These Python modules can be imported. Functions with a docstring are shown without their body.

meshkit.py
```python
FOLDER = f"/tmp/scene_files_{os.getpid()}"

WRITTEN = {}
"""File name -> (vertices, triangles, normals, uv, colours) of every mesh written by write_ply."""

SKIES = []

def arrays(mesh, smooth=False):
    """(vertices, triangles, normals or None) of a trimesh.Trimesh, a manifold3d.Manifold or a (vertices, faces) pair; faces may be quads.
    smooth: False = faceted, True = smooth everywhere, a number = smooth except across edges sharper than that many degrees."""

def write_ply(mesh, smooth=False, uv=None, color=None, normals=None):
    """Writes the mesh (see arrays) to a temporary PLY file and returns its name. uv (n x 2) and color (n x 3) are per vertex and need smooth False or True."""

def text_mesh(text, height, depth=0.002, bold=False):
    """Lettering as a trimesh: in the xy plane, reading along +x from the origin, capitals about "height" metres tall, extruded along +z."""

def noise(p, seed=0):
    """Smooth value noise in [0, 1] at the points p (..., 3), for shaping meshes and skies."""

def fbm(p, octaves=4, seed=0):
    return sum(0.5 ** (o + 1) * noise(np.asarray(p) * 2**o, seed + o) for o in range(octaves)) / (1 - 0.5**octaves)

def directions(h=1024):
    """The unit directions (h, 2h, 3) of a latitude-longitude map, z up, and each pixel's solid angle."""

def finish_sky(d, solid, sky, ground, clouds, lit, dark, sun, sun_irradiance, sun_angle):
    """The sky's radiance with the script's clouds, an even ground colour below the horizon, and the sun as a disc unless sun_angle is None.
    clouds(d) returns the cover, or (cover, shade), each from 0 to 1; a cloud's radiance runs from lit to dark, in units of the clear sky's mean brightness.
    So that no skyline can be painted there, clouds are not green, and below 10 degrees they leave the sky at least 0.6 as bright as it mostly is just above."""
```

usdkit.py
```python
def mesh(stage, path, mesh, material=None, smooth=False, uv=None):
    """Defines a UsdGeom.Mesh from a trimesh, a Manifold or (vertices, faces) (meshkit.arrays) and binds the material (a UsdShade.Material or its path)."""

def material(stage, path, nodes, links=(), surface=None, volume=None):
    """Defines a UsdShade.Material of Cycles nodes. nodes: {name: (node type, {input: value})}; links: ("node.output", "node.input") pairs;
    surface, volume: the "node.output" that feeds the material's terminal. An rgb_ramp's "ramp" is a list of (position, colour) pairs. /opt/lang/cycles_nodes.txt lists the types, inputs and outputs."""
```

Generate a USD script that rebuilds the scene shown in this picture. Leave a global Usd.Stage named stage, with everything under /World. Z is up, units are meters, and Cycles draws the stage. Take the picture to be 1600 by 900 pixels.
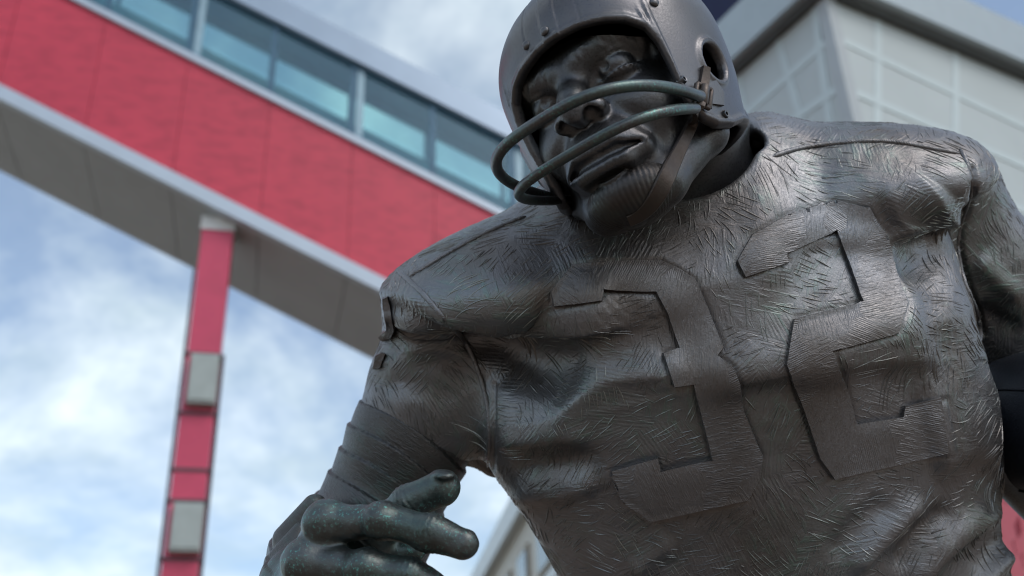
import math, random
import numpy as np, trimesh, usdkit, meshkit
from pxr import Usd, UsdGeom, UsdLux, UsdShade, Gf, Sdf, Vt
from shapely.geometry import Polygon, LineString, Point, box as sbox
from shapely.ops import unary_union

random.seed(7); rng = np.random.default_rng(7)
stage = Usd.Stage.CreateInMemory()
UsdGeom.Xform.Define(stage, '/World')

# ------------------------------------------------------------------ camera, sky, sun
FPX = 1600.0                                   # focal length in pixels of a 1600 px wide picture
PITCH, ROLL = math.radians(27.3), math.radians(2.28)
EYE = np.array([0.0, 0.0, 1.6])
FW = np.array([0, math.cos(PITCH), math.sin(PITCH)])
U0 = np.array([0, -math.sin(PITCH), math.cos(PITCH)])
R0 = np.array([1.0, 0, 0])
RT = R0 * math.cos(ROLL) - U0 * math.sin(ROLL)
UP = R0 * math.sin(ROLL) + U0 * math.cos(ROLL)
ZUP = np.array([0, 0, 1.0])
EXPOSURE = 0.88
cam = UsdGeom.Camera.Define(stage, '/World/camera')
cam.AddTransformOp().Set(Gf.Matrix4d(*RT, 0, *UP, 0, *(-FW), 0, *EYE, 1))
cam.CreateFocalLengthAttr(36.0); cam.CreateHorizontalApertureAttr(36.0)
cam.CreateFStopAttr(3.0); cam.CreateFocusDistanceAttr(1.50)
cam.CreateExposureAttr(EXPOSURE)

SUN_DIR = np.array([0.70, -0.62, 0.95]); SUN_DIR /= np.linalg.norm(SUN_DIR)
sun = UsdLux.DistantLight.Define(stage, '/World/sun')
sun.CreateIntensityAttr(0.13); sun.CreateAngleAttr(28.0); sun.CreateNormalizeAttr(True)
sun.CreateColorAttr(Gf.Vec3f(1.0, 0.98, 0.95))
_z = SUN_DIR; _x = np.cross(ZUP, _z); _x /= np.linalg.norm(_x); _y = np.cross(_z, _x)
sun.AddTransformOp().Set(Gf.Matrix4d(*_x, 0, *_y, 0, *_z, 0, 0, 0, 50, 1))
UsdGeom.Scope.Define(stage, '/World/Looks')
usdkit.material(stage, '/World/Looks/sky', {
    'tc': ('texture_coordinate', {}),
    'sep': ('separate_xyz', {}),
    'zm': ('math', {'math_type': 'maximum', 'value2': 0.0}), 'zc': ('math', {'math_type': 'add', 'value2': 0.35}),
    'dx': ('math', {'math_type': 'divide'}), 'dy': ('math', {'math_type': 'divide'}),
    'pl': ('combine_xyz', {}),
    'n1': ('noise_texture', {'scale': 2.1, 'detail': 7.0, 'roughness': 0.55, 'distortion': 0.4}),
    'n2': ('noise_texture', {'scale': 5.0, 'detail': 5.0, 'roughness': 0.6}),
    'cov': ('rgb_ramp', {'ramp': [(0.0, (0.08, 0.08, 0.08)), (0.45, (0.16, 0.16, 0.16)), (0.55, (0.55, 0.55, 0.55)), (0.66, (0.96, 0.96, 0.96)), (1, (1, 1, 1))]}),
    'shade': ('rgb_ramp', {'ramp': [(0.0, (3.2, 4.0, 4.5)), (0.38, (4.0, 4.8, 5.2)), (0.62, (6.2, 6.9, 7.1)), (1, (7.0, 7.5, 7.6))]}),
    'sky': ('sky_texture', {'sky_type': 'single_scattering', 'sun_disc': False, 'sun_elevation': math.asin(SUN_DIR[2]), 'sun_rotation': math.atan2(SUN_DIR[0], SUN_DIR[1]), 'air_density': 1.0, 'aerosol_density': 1.2}),
    'mix': ('mix', {'mix_type': 'mix'}),
    'bg': ('background_shader', {'strength': 0.098}),
}, [('tc.generated', 'sep.vector'), ('sep.z', 'zm.value1'), ('zm.value', 'zc.value1'), ('sep.x', 'dx.value1'), ('zc.value', 'dx.value2'), ('sep.y', 'dy.value1'), ('zc.value', 'dy.value2'),
    ('dx.value', 'pl.x'), ('dy.value', 'pl.y'), ('pl.vector', 'n1.vector'), ('pl.vector', 'n2.vector'),
    ('n1.fac', 'cov.fac'), ('n2.fac', 'shade.fac'), ('cov.color', 'mix.fac'), ('sky.color', 'mix.color1'), ('shade.color', 'mix.color2'), ('mix.color', 'bg.color')],
    surface='bg.background')
dome = UsdLux.DomeLight.Define(stage, '/World/sky')
dome.CreateIntensityAttr(1.0)
UsdShade.MaterialBindingAPI.Apply(dome.GetPrim()).Bind(UsdShade.Material.Get(stage, '/World/Looks/sky'))
dome.GetPrim().SetCustomDataByKey('kind', 'structure')

# ------------------------------------------------------------------ helpers
def C(px, py, d):                              # a point of the view frame (right, up, forward), metres
    return np.array([(px - 800) * d / FPX, (450 - py) * d / FPX, d])
BAS = np.array([RT, UP, FW])
def to_world(v): return EYE + np.asarray(v, float) @ BAS
def W(px, py, d): return to_world(C(px, py, d))
def ray(px, py):
    v = C(px, py, 1.0) @ BAS
    return v / np.linalg.norm(v)
def on_plane(px, py, o, n):
    d = ray(px, py); return EYE + d * (((o - EYE) @ n) / (d @ n))
def project(w):
    c = (np.asarray(w) - EYE) @ BAS.T
    return np.stack([800 + c[..., 0] / c[..., 2] * FPX, 450 - c[..., 1] / c[..., 2] * FPX], -1)
used = {}
def path_for(name, parent='/World'):
    base = f'{parent}/{name}'; n = used.get(base, 0); used[base] = n + 1
    return base if n == 0 else f'{base}_{n:03d}'
def thing(name, label, cat, base, group=None):
    x = UsdGeom.Xform.Define(stage, path_for(name)); x.AddTranslateOp().Set(Gf.Vec3d(*map(float, base)))
    p = x.GetPrim(); p.SetCustomDataByKey('label', label); p.SetCustomDataByKey('category', cat)
    if group: p.SetCustomDataByKey('group', group)
    return dict(path=str(p.GetPath()), base=np.asarray(base, float), prim=p)
def part(t, name, mesh, mat, smooth=False, label=None, uv=None, kind=None):
    """mesh in world coordinates; becomes a child of t (a thing or a part)."""
    if isinstance(mesh, trimesh.Trimesh): v, f = np.array(mesh.vertices), np.array(mesh.faces)
    else: v, f = np.asarray(mesh[0], float), np.asarray(mesh[1])
    p = path_for(name, t['path'])
    m = usdkit.mesh(stage, p, (v - t['base'], f), f'/World/Looks/{mat}', smooth=smooth, uv=uv)
    if label: m.GetPrim().SetCustomDataByKey('label', label)
    if kind: m.GetPrim().SetCustomDataByKey('kind', kind)
    return dict(path=p, base=t['base'], prim=m.GetPrim())
def structure(name, mesh, mat):
    m = usdkit.mesh(stage, path_for(name), mesh, f'/World/Looks/{mat}')
    m.GetPrim().SetCustomDataByKey('kind', 'structure'); return m
BOXF = np.array([[0,3,2],[0,2,1],[4,5,6],[4,6,7],[0,1,5],[0,5,4],[1,2,6],[1,6,5],[2,3,7],[2,7,6],[3,0,4],[3,4,7]])
def hexa(a, b):
    """solid between quad a (4 points) and quad b (4 points)."""
    m = trimesh.Trimesh(np.vstack([a, b]), BOXF, process=False)
    if m.volume < 0: m.invert()
    return m
def frame_box(o, x, y, z, x0, x1, y0, y1, z0, z1):
    q = [(x0, y0), (x1, y0), (x1, y1), (x0, y1)]
    return hexa([o + x * a + y * b + z * z0 for a, b in q], [o + x * a + y * b + z * z1 for a, b in q])
def tube(points, radius, sides=12, caps=True):
    p = np.asarray(points, float); n = len(p)
    rr = np.broadcast_to(np.asarray(radius, float), (n,))
    t = np.gradient(p, axis=0); t /= np.linalg.norm(t, axis=1, keepdims=True) + 1e-12
    a = np.cross(t[0], [0.31, 0.83, 0.46]); a /= np.linalg.norm(a)
    A = np.zeros_like(p)
    for i in range(n):
        a = a - t[i] * (a @ t[i]); a /= np.linalg.norm(a); A[i] = a
    B = np.cross(t, A); ang = np.arange(sides) * 2 * np.pi / sides
    v = p[:, None] + rr[:, None, None] * (np.cos(ang)[None, :, None] * A[:, None] + np.sin(ang)[None, :, None] * B[:, None])
    i, j = np.meshgrid(np.arange(n - 1), np.arange(sides), indexing='ij'); k = (j + 1) % sides
    q = np.stack([i * sides + j, i * sides + k, (i + 1) * sides + k, (i + 1) * sides + j], -1).reshape(-1, 4)
    f = [q[:, [0, 1, 2]], q[:, [0, 2, 3]]]; v = v.reshape(-1, 3)
    if caps:
        v = np.vstack([v, p[0], p[-1]]); j = np.arange(sides); k = (j + 1) % sides
        f += [np.stack([k, j, np.full(sides, n * sides)], 1), np.stack([(n - 1) * sides + j, (n - 1) * sides + k, np.full(sides, n * sides + 1)], 1)]
    m = trimesh.Trimesh(v, np.vstack(f), process=False)
    if m.volume < 0: m.invert()
    return m
def spline(pts, n=60):
    from scipy.interpolate import CubicSpline
    p = np.asarray(pts, float); s = np.r_[0, np.cumsum(np.linalg.norm(np.diff(p[:, :3], axis=0), axis=1) + 1e-9)]
    return CubicSpline(s, p)(np.linspace(0, s[-1], n))

# ------------------------------------------------------------------ materials
def mat(name, nodes, links, surface='p.BSDF'): usdkit.material(stage, f'/World/Looks/{name}', nodes, links, surface=surface)
def plain(name, color, rough=0.5, metal=0.0, var=0.12, scale=3.0, bump=0.0, bscale=60.0, spec=0.5):
    c = np.array(color, float)
    nodes = {'g': ('geometry', {}), 'n': ('noise_texture', {'scale': scale, 'detail': 5.0, 'roughness': 0.6}),
             'r': ('rgb_ramp', {'ramp': [(0.25, tuple(c * (1 - var))), (0.75, tuple(np.minimum(c * (1 + var), 1)))]}),
             'p': ('principled_bsdf', {'roughness': rough, 'metallic': metal, 'specular_ior_level': spec})}
    links = [('g.position', 'n.vector'), ('n.fac', 'r.fac'), ('r.color', 'p.base_color')]
    if bump:
        nodes['nb'] = ('noise_texture', {'scale': bscale, 'detail': 3.0}); nodes['b'] = ('bump', {'strength': 1.0, 'distance': bump})
        links += [('g.position', 'nb.vector'), ('nb.fac', 'b.height'), ('b.normal', 'p.normal')]
    mat(name, nodes, links)
plain('paving', (0.175, 0.120, 0.080), 0.85, var=0.25, scale=0.6)
plain('silver_trim', (0.47, 0.53, 0.59), 0.35, 0.3, var=0.06, scale=1.0)
plain('roof_metal', (0.30, 0.365, 0.44), 0.35, 0.5, var=0.06, scale=1.0)
plain('soffit', (0.36, 0.37, 0.37), 0.7, var=0.08, scale=0.8)
plain('soffit_joint', (0.20, 0.20, 0.20), 0.8)
plain('window_frame', (0.05, 0.12, 0.18), 0.4, 0.2)
plain('pale_frame', (0.28, 0.40, 0.46), 0.4, 0.2)
plain('cabin_inside', (0.12, 0.26, 0.31), 0.7)
plain('column_red', (0.56, 0.055, 0.115), 0.45, var=0.1, scale=2.0)
plain('cap_white', (0.66, 0.66, 0.64), 0.6)
plain('box_grey', (0.36, 0.40, 0.38), 0.5)
plain('cable_dark', (0.08, 0.05, 0.06), 0.5)
plain('tower_panel', (0.48, 0.525, 0.52), 0.7, var=0.05, scale=0.5)
plain('tower_strip', (0.53, 0.60, 0.60), 0.6, var=0.04)
plain('tower_post', (0.42, 0.45, 0.46), 0.6, var=0.04)
plain('tower_coping', (0.36, 0.41, 0.43), 0.5, 0.2, var=0.05)
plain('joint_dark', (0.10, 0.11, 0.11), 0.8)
plain('navy', (0.004, 0.010, 0.04), 0.7, spec=0.1)
plain('beige_wall', (0.50, 0.47, 0.41), 0.8, var=0.1)
plain('brown_wall', (0.30, 0.24, 0.17), 0.8, var=0.1)
plain('dark_glass', (0.03, 0.06, 0.07), 0.15)
plain('pale_concrete', (0.62, 0.66, 0.66), 0.8, var=0.06)
plain('ink', (0.45, 0.055, 0.08), 0.6)
plain('plinth_stone', (0.10, 0.10, 0.10), 0.3, var=0.3, scale=30)
mat('red_panel', {
    'g': ('geometry', {}), 'm': ('mapping', {'scale': (1, 1, 3.0)}),
    'n': ('noise_texture', {'scale': 2.2, 'detail': 6.0, 'roughness': 0.7}), 'n2': ('noise_texture', {'scale': 0.35, 'detail': 2.0}),
    'r': ('rgb_ramp', {'ramp': [(0.36, (0.46, 0.028, 0.058)), (0.54, (0.60, 0.042, 0.078))]}),
    'r2': ('rgb_ramp', {'ramp': [(0.3, (0.88, 0.88, 0.9)), (0.7, (1.0, 1.0, 1.0))]}),
    'mx': ('mix', {'mix_type': 'multiply', 'fac': 1.0}), 'p': ('principled_bsdf', {'roughness': 0.45})},
    [('g.position', 'm.vector'), ('m.vector', 'n.vector'), ('g.position', 'n2.vector'), ('n.fac', 'r.fac'), ('n2.fac', 'r2.fac'), ('r.color', 'mx.color1'), ('r2.color', 'mx.color2'), ('mx.color', 'p.base_color')])
mat('banner_red', {'p': ('principled_bsdf', {'base_color': (0.72, 0.075, 0.10), 'roughness': 0.5})}, [])
mat('window_glass', {'t': ('transparent_bsdf', {'color': (0.80, 0.93, 0.92)}), 'gl': ('glossy_bsdf', {'color': (0.75, 0.9, 1.0), 'roughness': 0.02}),
    'lw': ('layer_weight', {'blend': 0.5}), 'pw': ('math', {'math_type': 'power', 'value2': 3.0}), 'fr': ('math', {'math_type': 'multiply_add', 'value2': 0.8, 'value3': 0.07}), 'm': ('mix_closure', {})}, [('lw.facing', 'pw.value1'), ('pw.value', 'fr.value1'), ('fr.value', 'm.fac'), ('t.BSDF', 'm.closure1'), ('gl.BSDF', 'm.closure2')], 'm.closure')

VIEWROT = (-(math.pi / 2 + PITCH), 0, 0)       # turns world axes so that x, y lie in the statue's chest plane
def bronze(name, strokes=1.0, cell=12.0, freq=150.0, patina=0.25, speck=0.0, rough=0.41, dark=(0.125, 0.106, 0.094), lite=(0.255, 0.255, 0.268), fine=0.0006, metal=0.95, fixed=None, pcolor=(0.10, 0.20, 0.175)):
    n = {'g': ('geometry', {}), 'm': ('mapping', {'rotation': VIEWROT}),
         'big': ('noise_texture', {'scale': 3.5, 'detail': 5.0, 'roughness': 0.55}),
         'base': ('rgb_ramp', {'ramp': [(0.32, dark), (0.68, lite)]}),
         'fn': ('noise_texture', {'scale': 260.0, 'detail': 4.0, 'roughness': 0.65}),
         'pn': ('noise_texture', {'scale': 5.5, 'detail': 7.0, 'roughness': 0.72}),
         'pr': ('rgb_ramp', {'ramp': [(0.47, (0, 0, 0)), (0.72, (1, 1, 1))]}),
         'pcol': ('mix', {'color2': pcolor}),
         'rr': ('rgb_ramp', {'ramp': [(0.3, (rough - 0.08,) * 3), (0.7, (rough + 0.12,) * 3)]}),
         'p': ('principled_bsdf', {'metallic': metal, 'specular_ior_level': 0.5})}
    L = [('g.position', 'm.vector'), ('g.position', 'big.vector'), ('g.position', 'fn.vector'), ('g.position', 'pn.vector'), ('big.fac', 'base.fac'), ('pn.fac', 'pr.fac'),
         ('base.color', 'pcol.color1'), ('fn.fac', 'rr.fac'), ('rr.color', 'p.roughness')]
    pm = {'math_type': 'multiply', 'value2': patina}
    n['pmul'] = ('math', pm); L += [('pr.color', 'pmul.value1')]
    pat_out = 'pmul.value'
    n['bf'] = ('bump', {'strength': 1.0, 'distance': fine}); L += [('fn.fac', 'bf.height')]
    nrm = 'bf.normal'
    if strokes:
        n.update({'wob': ('noise_texture', {'scale': 9.0, 'detail': 2.0}), 'wobs': ('vector_math', {'math_type': 'scale', 'scale': 0.15}),
                  'wadd': ('vector_math', {'math_type': 'add'}),
                  'vo': ('voronoi_texture', {'scale': cell, 'feature': 'f1'}), 'vs': ('separate_color', {}),
                  'ang': ('math', {'math_type': 'multiply', 'value2': 3.14}), 'rot': ('vector_rotate', {'rotate_type': 'z_axis', 'angle': fixed or 0.0}),
                  'str': ('mapping', {'scale': (freq, freq * 0.13, freq * 0.10)}),
                  'sn': ('noise_texture', {'scale': 1.0, 'detail': 2.5, 'roughness': 0.5, 'distortion': 0.5}),
                  'wv': ('wave_texture', {'wave_type': 'bands', 'bands_direction': 'x', 'profile': 'sine', 'scale': freq / 2.9, 'distortion': 2.6, 'detail': 2.0, 'detail_scale': 0.5, 'detail_roughness': 0.5}),
                  'wm': ('noise_texture', {'scale': 16.0, 'detail': 2.0}), 'wmr': ('rgb_ramp', {'ramp': [(0.48, (0, 0, 0)), (0.64, (0.5, 0.5, 0.5))]}),
                  'wx': ('math', {'math_type': 'multiply'}), 'wsum': ('math', {'math_type': 'add'}),
                  'sr': ('rgb_ramp', {'ramp': [(0.30, (0, 0, 0)), (0.40, (0.34, 0.34, 0.34)), (0.53, (0.36, 0.36, 0.36)), (0.62, (1, 1, 1))]}),
                  'bs': ('bump', {'strength': 1.0, 'distance': 0.0017 * strokes})})
        L += [('m.vector', 'wob.vector'), ('wob.color', 'wobs.vector1'), ('m.vector', 'wadd.vector1'), ('wobs.vector', 'wadd.vector2'), ('wadd.vector', 'vo.vector'),
              ('vo.color', 'vs.color'), ('vs.r', 'ang.value1'), ('m.vector', 'rot.vector')] + ([('ang.value', 'rot.angle')] if fixed is None else []) + [ ('rot.vector', 'str.vector'), ('str.vector', 'sn.vector'),
              ('sn.fac', 'sr.fac'), ('rot.vector', 'wv.vector'), ('g.position', 'wm.vector'), ('wm.fac', 'wmr.fac'), ('wv.fac', 'wx.value1'), ('wmr.color', 'wx.value2'), ('wx.value', 'wsum.value1'), ('sr.color', 'wsum.value2'), ('wsum.value', 'bs.height'), (nrm, 'bs.normal')]
        nrm = 'bs.normal'
        # patina and wear gather on the tool marks
        n['rid'] = ('math', {'math_type': 'multiply_add', 'value2': 1.3, 'value3': -0.15, 'use_clamp': True}); L += [('sr.color', 'rid.value1')]
        n['pm2'] = ('math', {'math_type': 'multiply'}); L += [(pat_out, 'pm2.value1'), ('rid.value', 'pm2.value2')]; pat_out = 'pm2.value'
    if speck:
        n.update({'sv': ('noise_texture', {'scale': 260.0, 'detail': 5.0, 'roughness': 0.7}), 'svr': ('rgb_ramp', {'ramp': [(0.56, (0, 0, 0)), (0.63, (1, 1, 1))]}),
                  'sc': ('noise_texture', {'scale': 16.0, 'detail': 3.0}), 'scr': ('rgb_ramp', {'ramp': [(0.42, (0.06, 0.06, 0.06)), (0.66, (speck, speck, speck))]}), 'sm': ('math', {'math_type': 'multiply'}), 'smx': ('mix', {'color2': (0.17, 0.52, 0.45)})})
        L += [('g.position', 'sv.vector'), ('sv.fac', 'svr.fac'), ('svr.color', 'sm.value1'), ('g.position', 'sc.vector'), ('sc.fac', 'scr.fac'), ('scr.color', 'sm.value2'), ('pcol.color', 'smx.color1'), ('sm.value', 'smx.fac'), ('smx.color', 'p.base_color')]
    else:
        L += [('pcol.color', 'p.base_color')]
    L += [(pat_out, 'pcol.fac'), (nrm, 'p.normal')]
    mat(name, n, L)
bronze('bronze_jersey', strokes=0.35, patina=0.85, pcolor=(0.17, 0.25, 0.215))
bronze('bronze_number', strokes=0.36, freq=300.0, cell=9.0, patina=0.12)
bronze('bronze_skin', strokes=0.0, patina=0.2, speck=0.0, rough=0.34, fine=0.0005, dark=(0.068, 0.064, 0.064), lite=(0.14, 0.138, 0.143))
bronze('bronze_hand', strokes=0.0, patina=0.5, speck=0.75, rough=0.40, fine=0.0005, dark=(0.062, 0.064, 0.062), lite=(0.128, 0.136, 0.134))
bronze('bronze_helmet', strokes=0.0, patina=0.06, rough=0.36, fine=0.00025, dark=(0.095, 0.088, 0.088), lite=(0.175, 0.172, 0.182))
bronze('bronze_mask', strokes=0.0, patina=0.6, speck=0.5, rough=0.36, fine=0.0003, dark=(0.06, 0.056, 0.055), lite=(0.115, 0.113, 0.115))
bronze('bronze_strap', strokes=0.0, patina=0.1, rough=0.45, fine=0.0004, dark=(0.068, 0.054, 0.047), lite=(0.11, 0.088, 0.078))
bronze('bronze_mark', strokes=0.0, patina=0.9, pcolor=(0.40, 0.44, 0.41), rough=0.40, lite=(0.26, 0.26, 0.26))
bronze('bronze_wrap', strokes=0.35, freq=330.0, cell=4.0, fixed=2.163, patina=0.6, rough=0.42, fine=0.0010, dark=(0.075, 0.070, 0.067), lite=(0.145, 0.140, 0.140))
bronze('bronze_cup', strokes=0.0, patina=0.25, rough=0.42, fine=0.0004, dark=(0.065, 0.058, 0.055), lite=(0.115, 0.105, 0.10))
bronze('bronze_ball', strokes=0.0, patina=0.05, rough=0.45, fine=0.0006, dark=(0.02, 0.024, 0.032), lite=(0.04, 0.046, 0.06))

# ------------------------------------------------------------------ ground
g = 900.0
structure('ground', (np.array([[-g, -g, 0], [g, -g, 0], [g, g, 0], [-g, g, 0]]), np.array([[0, 1, 2], [0, 2, 3]])), 'paving')

# ------------------------------------------------------------------ the sloping red bridge
SL = math.atan(0.505)
BD = RT * math.cos(SL) - UP * math.sin(SL)                # along the bridge
BO = W(400, 147, 22.0)
BN = np.cross(BD, ZUP); BN /= np.linalg.norm(BN)
if BN @ (EYE - BO) < 0: BN = -BN                          # towards the camera
BH = -BN                                                  # across the bridge, away
Gm = np.linalg.inv(np.stack([BD, ZUP, BN], 1))
def st(px, py):                                           # picture point on the bridge's near face -> (along, up)
    q = Gm @ (on_plane(px, py, BO, BN) - BO); return q[0], q[1]
def across(px0, py0, s, t):                               # how far across so that (s, t) meets the picture line through px0, py0 (slope of the bridge)
    lo, hi = 0.0, 12.0
    for _ in range(50):
        mid = (lo + hi) / 2; q = project(BO + BD * s + ZUP * t + BH * mid)
        if q[1] < py0 + (q[0] - px0) * 0.512: lo = mid
        else: hi = mid
    return lo
def bb(s0, s1, t0, t1, w0, w1): return frame_box(BO, BD, ZUP, BH, s0, s1, t0, t1, w0, w1)
T = lambda y: st(400, y)[1]
t_red1, t_red0, t_trim0, t_sill1, t_head0, t_roof1 = T(147), T(337), T(360), T(137), T(22), T(-16)
S0, S1 = st(-420, -260)[0], st(1500, 700)[0]
bridge = thing('bridge', 'red enclosed walkway bridge with a row of windows sloping down across the sky', 'bridge', BO)
W_UNDER = across(0, 267, st(0, 156)[0], t_trim0)
W_CAB = across(470, 98, st(470, 56)[0], t_head0)
print('bridge widths', W_UNDER, W_CAB, 'heights', t_red1, t_red0, t_head0, t_roof1)
seam_s = [st(x, y)[0] for x, y in ((151, 107), (276, 160), (407, 220), (537, 269), (679, 313))]
step = (seam_s[-1] - seam_s[0]) / 4
k0 = int((S0 - seam_s[0]) / step) - 1; ks = [seam_s[0] + k * step for k in range(k0, int((S1 - seam_s[0]) / step) + 2)]
for a, b in zip(ks[:-1], ks[1:]):
    part(bridge, 'red_panel', bb(a + 0.006, b - 0.006, t_red0 + .002, t_red1 - .002, 0, 0.06), 'red_panel')
    part(bridge, 'soffit_panel', bb(a + 0.008, b - 0.008, t_trim0 - 0.004, t_trim0 + 0.05, 0.10, W_UNDER - .1), 'soffit')
part(bridge, 'panel_backing', bb(ks[0], ks[-1], t_trim0 + 0.055, t_red1 - 0.004, 0.062, W_UNDER - 0.12), 'soffit_joint')
part(bridge, 'far_panel', bb(ks[0], ks[-1], t_trim0 + 0.06, t_red1, W_UNDER - 0.118, W_UNDER - .06), 'column_red')
part(bridge, 'lower_trim', bb(ks[0], ks[-1], t_trim0, t_red0, -0.10, 0.098), 'silver_trim')
part(bridge, 'lower_trim', bb(ks[0], ks[-1], t_trim0, t_red0, W_UNDER - .098, W_UNDER), 'silver_trim')
part(bridge, 'sill', bb(ks[0], ks[-1], t_red1, t_sill1, -0.08, 0.16), 'silver_trim')
part(bridge, 'roof_fascia', bb(ks[0], ks[-1], t_head0, t_roof1, -0.14, 0.10), 'roof_metal')
part(bridge, 'roof', bb(ks[0], ks[-1], t_head0 + 0.05, t_roof1 - 0.02, 0.102, W_CAB + .3), 'roof_metal')
part(bridge, 'ceiling', bb(ks[0], ks[-1], t_head0, t_head0 + 0.046, 0.102, W_CAB + .1), 'cabin_inside')
part(bridge, 'near_frame_rail', bb(ks[0], ks[-1], t_head0 - 0.10, t_head0 - .002, 0.0, 0.098), 'window_frame')
part(bridge, 'near_frame_rail', bb(ks[0], ks[-1], t_sill1 + .002, t_sill1 + 0.10, 0.0, 0.098), 'window_frame')
FAR_SILL = st(470, 56 + 105)[1] - t_head0 + t_head0
part(bridge, 'far_wall', bb(ks[0], ks[-1], t_red1 + .01, t_sill1 + 1.02, W_CAB, W_CAB + .08), 'cabin_inside')
part(bridge, 'far_header', bb(ks[0], ks[-1], t_head0 - .18, t_head0 - .003, W_CAB - .012, W_CAB + .092), 'cabin_inside')
mul_s = [st(x, y)[0] for x, y in ((167, 22), (291, 86), (418, 150), (547, 212), (676, 276))]
mstep = (mul_s[-1] - mul_s[0]) / 4
kk = range(int((S0 - mul_s[0]) / mstep) - 1, int((S1 - mul_s[0]) / mstep) + 2)
for i, k in enumerate(kk):
    s = mul_s[0] + k * mstep
    part(bridge, 'mullion', bb(s - .075, s + .075, t_sill1 + .102, t_head0 - .102, -0.005, 0.10), 'window_frame')
    if k % 2 == 1:
        part(bridge, 'pale_mullion', bb(s + .10, s + .26, t_sill1 + .102, t_head0 - .102, 0.002, 0.094), 'pale_frame')
    part(bridge, 'window_pane', bb(s + .076, s + mstep - .076, t_sill1 + .101, t_head0 - .101, 0.04, 0.052), 'window_glass')
    part(bridge, 'far_mullion', bb(s - .05, s + .05, t_sill1 + 1.025, t_head0 - .002, W_CAB, W_CAB + .08), 'window_frame')
    part(bridge, 'far_pane', bb(s + .052, s + mstep - .052, t_sill1 + 1.025, t_head0 - .002, W_CAB + .03, W_CAB + .042), 'window_glass')

# ------------------------------------------------------------------ the column under the bridge
ctop = BO + BD * st(341, 338)[0] + ZUP * (t_trim0 - .004) + BH * .52
col = thing('bridge_column', 'tall red square column with grey boxes holding up the bridge', 'column', (ctop[0], ctop[1], 0))
ax = BD * [1, 1, 0]; ax /= np.linalg.norm(ax); ay = np.cross(ZUP, ax)
cw = 0.30; cz = np.array([ctop[0], ctop[1], 0]); hz = ctop[2]
def cb(x0, x1, y0, y1, z0, z1): return frame_box(cz, ax, ay, ZUP, x0, x1, y0, y1, z0, z1)
def zat(y):                                               # height on the column at picture row y
    a, b = 0.0, hz
    for _ in range(40):
        m_ = (a + b) / 2
        if project(cz + ZUP * m_)[1] > y: a = m_
        else: b = m_
    return a
part(col, 'shaft', cb(-cw, cw, -cw, cw, 0, hz - .303), 'column_red')
part(col, 'cap', cb(-cw - .03, cw + .03, -cw - .03, cw + .03, hz - .30, hz), 'cap_white')
for a_, b_ in ((645, 570), (872, 798)):
    part(col, 'junction_box', cb(-cw + .10, cw + .01, -cw - .24, -cw - .003, zat(a_), zat(b_)), 'box_grey')
    part(col, 'junction_box_lid', cb(-cw + .12, cw - .01, -cw - .27, -cw - .243, zat(a_) + .05, zat(b_) - .05), 'box_grey')
for y in (742, 655, 563, 880, 790):
    z = zat(y); part(col, 'clamp_band', cb(-cw - .02, cw + .02, -cw - .02, cw + .02, z - .03, z + .03), 'cable_dark')
part(col, 'conduit', tube([cz + ax * (cw + .05) + ay * (-cw + .1) + ZUP * z for z in (0.2, hz * .5, zat(560))], .035, 8), 'cable_dark')
part(col, 'conduit', tube([cz - ax * (cw + .05) + ay * (-cw + .1) + ZUP * z for z in (0.2, hz * .5, zat(430))], .03, 8), 'cable_dark')

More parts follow.
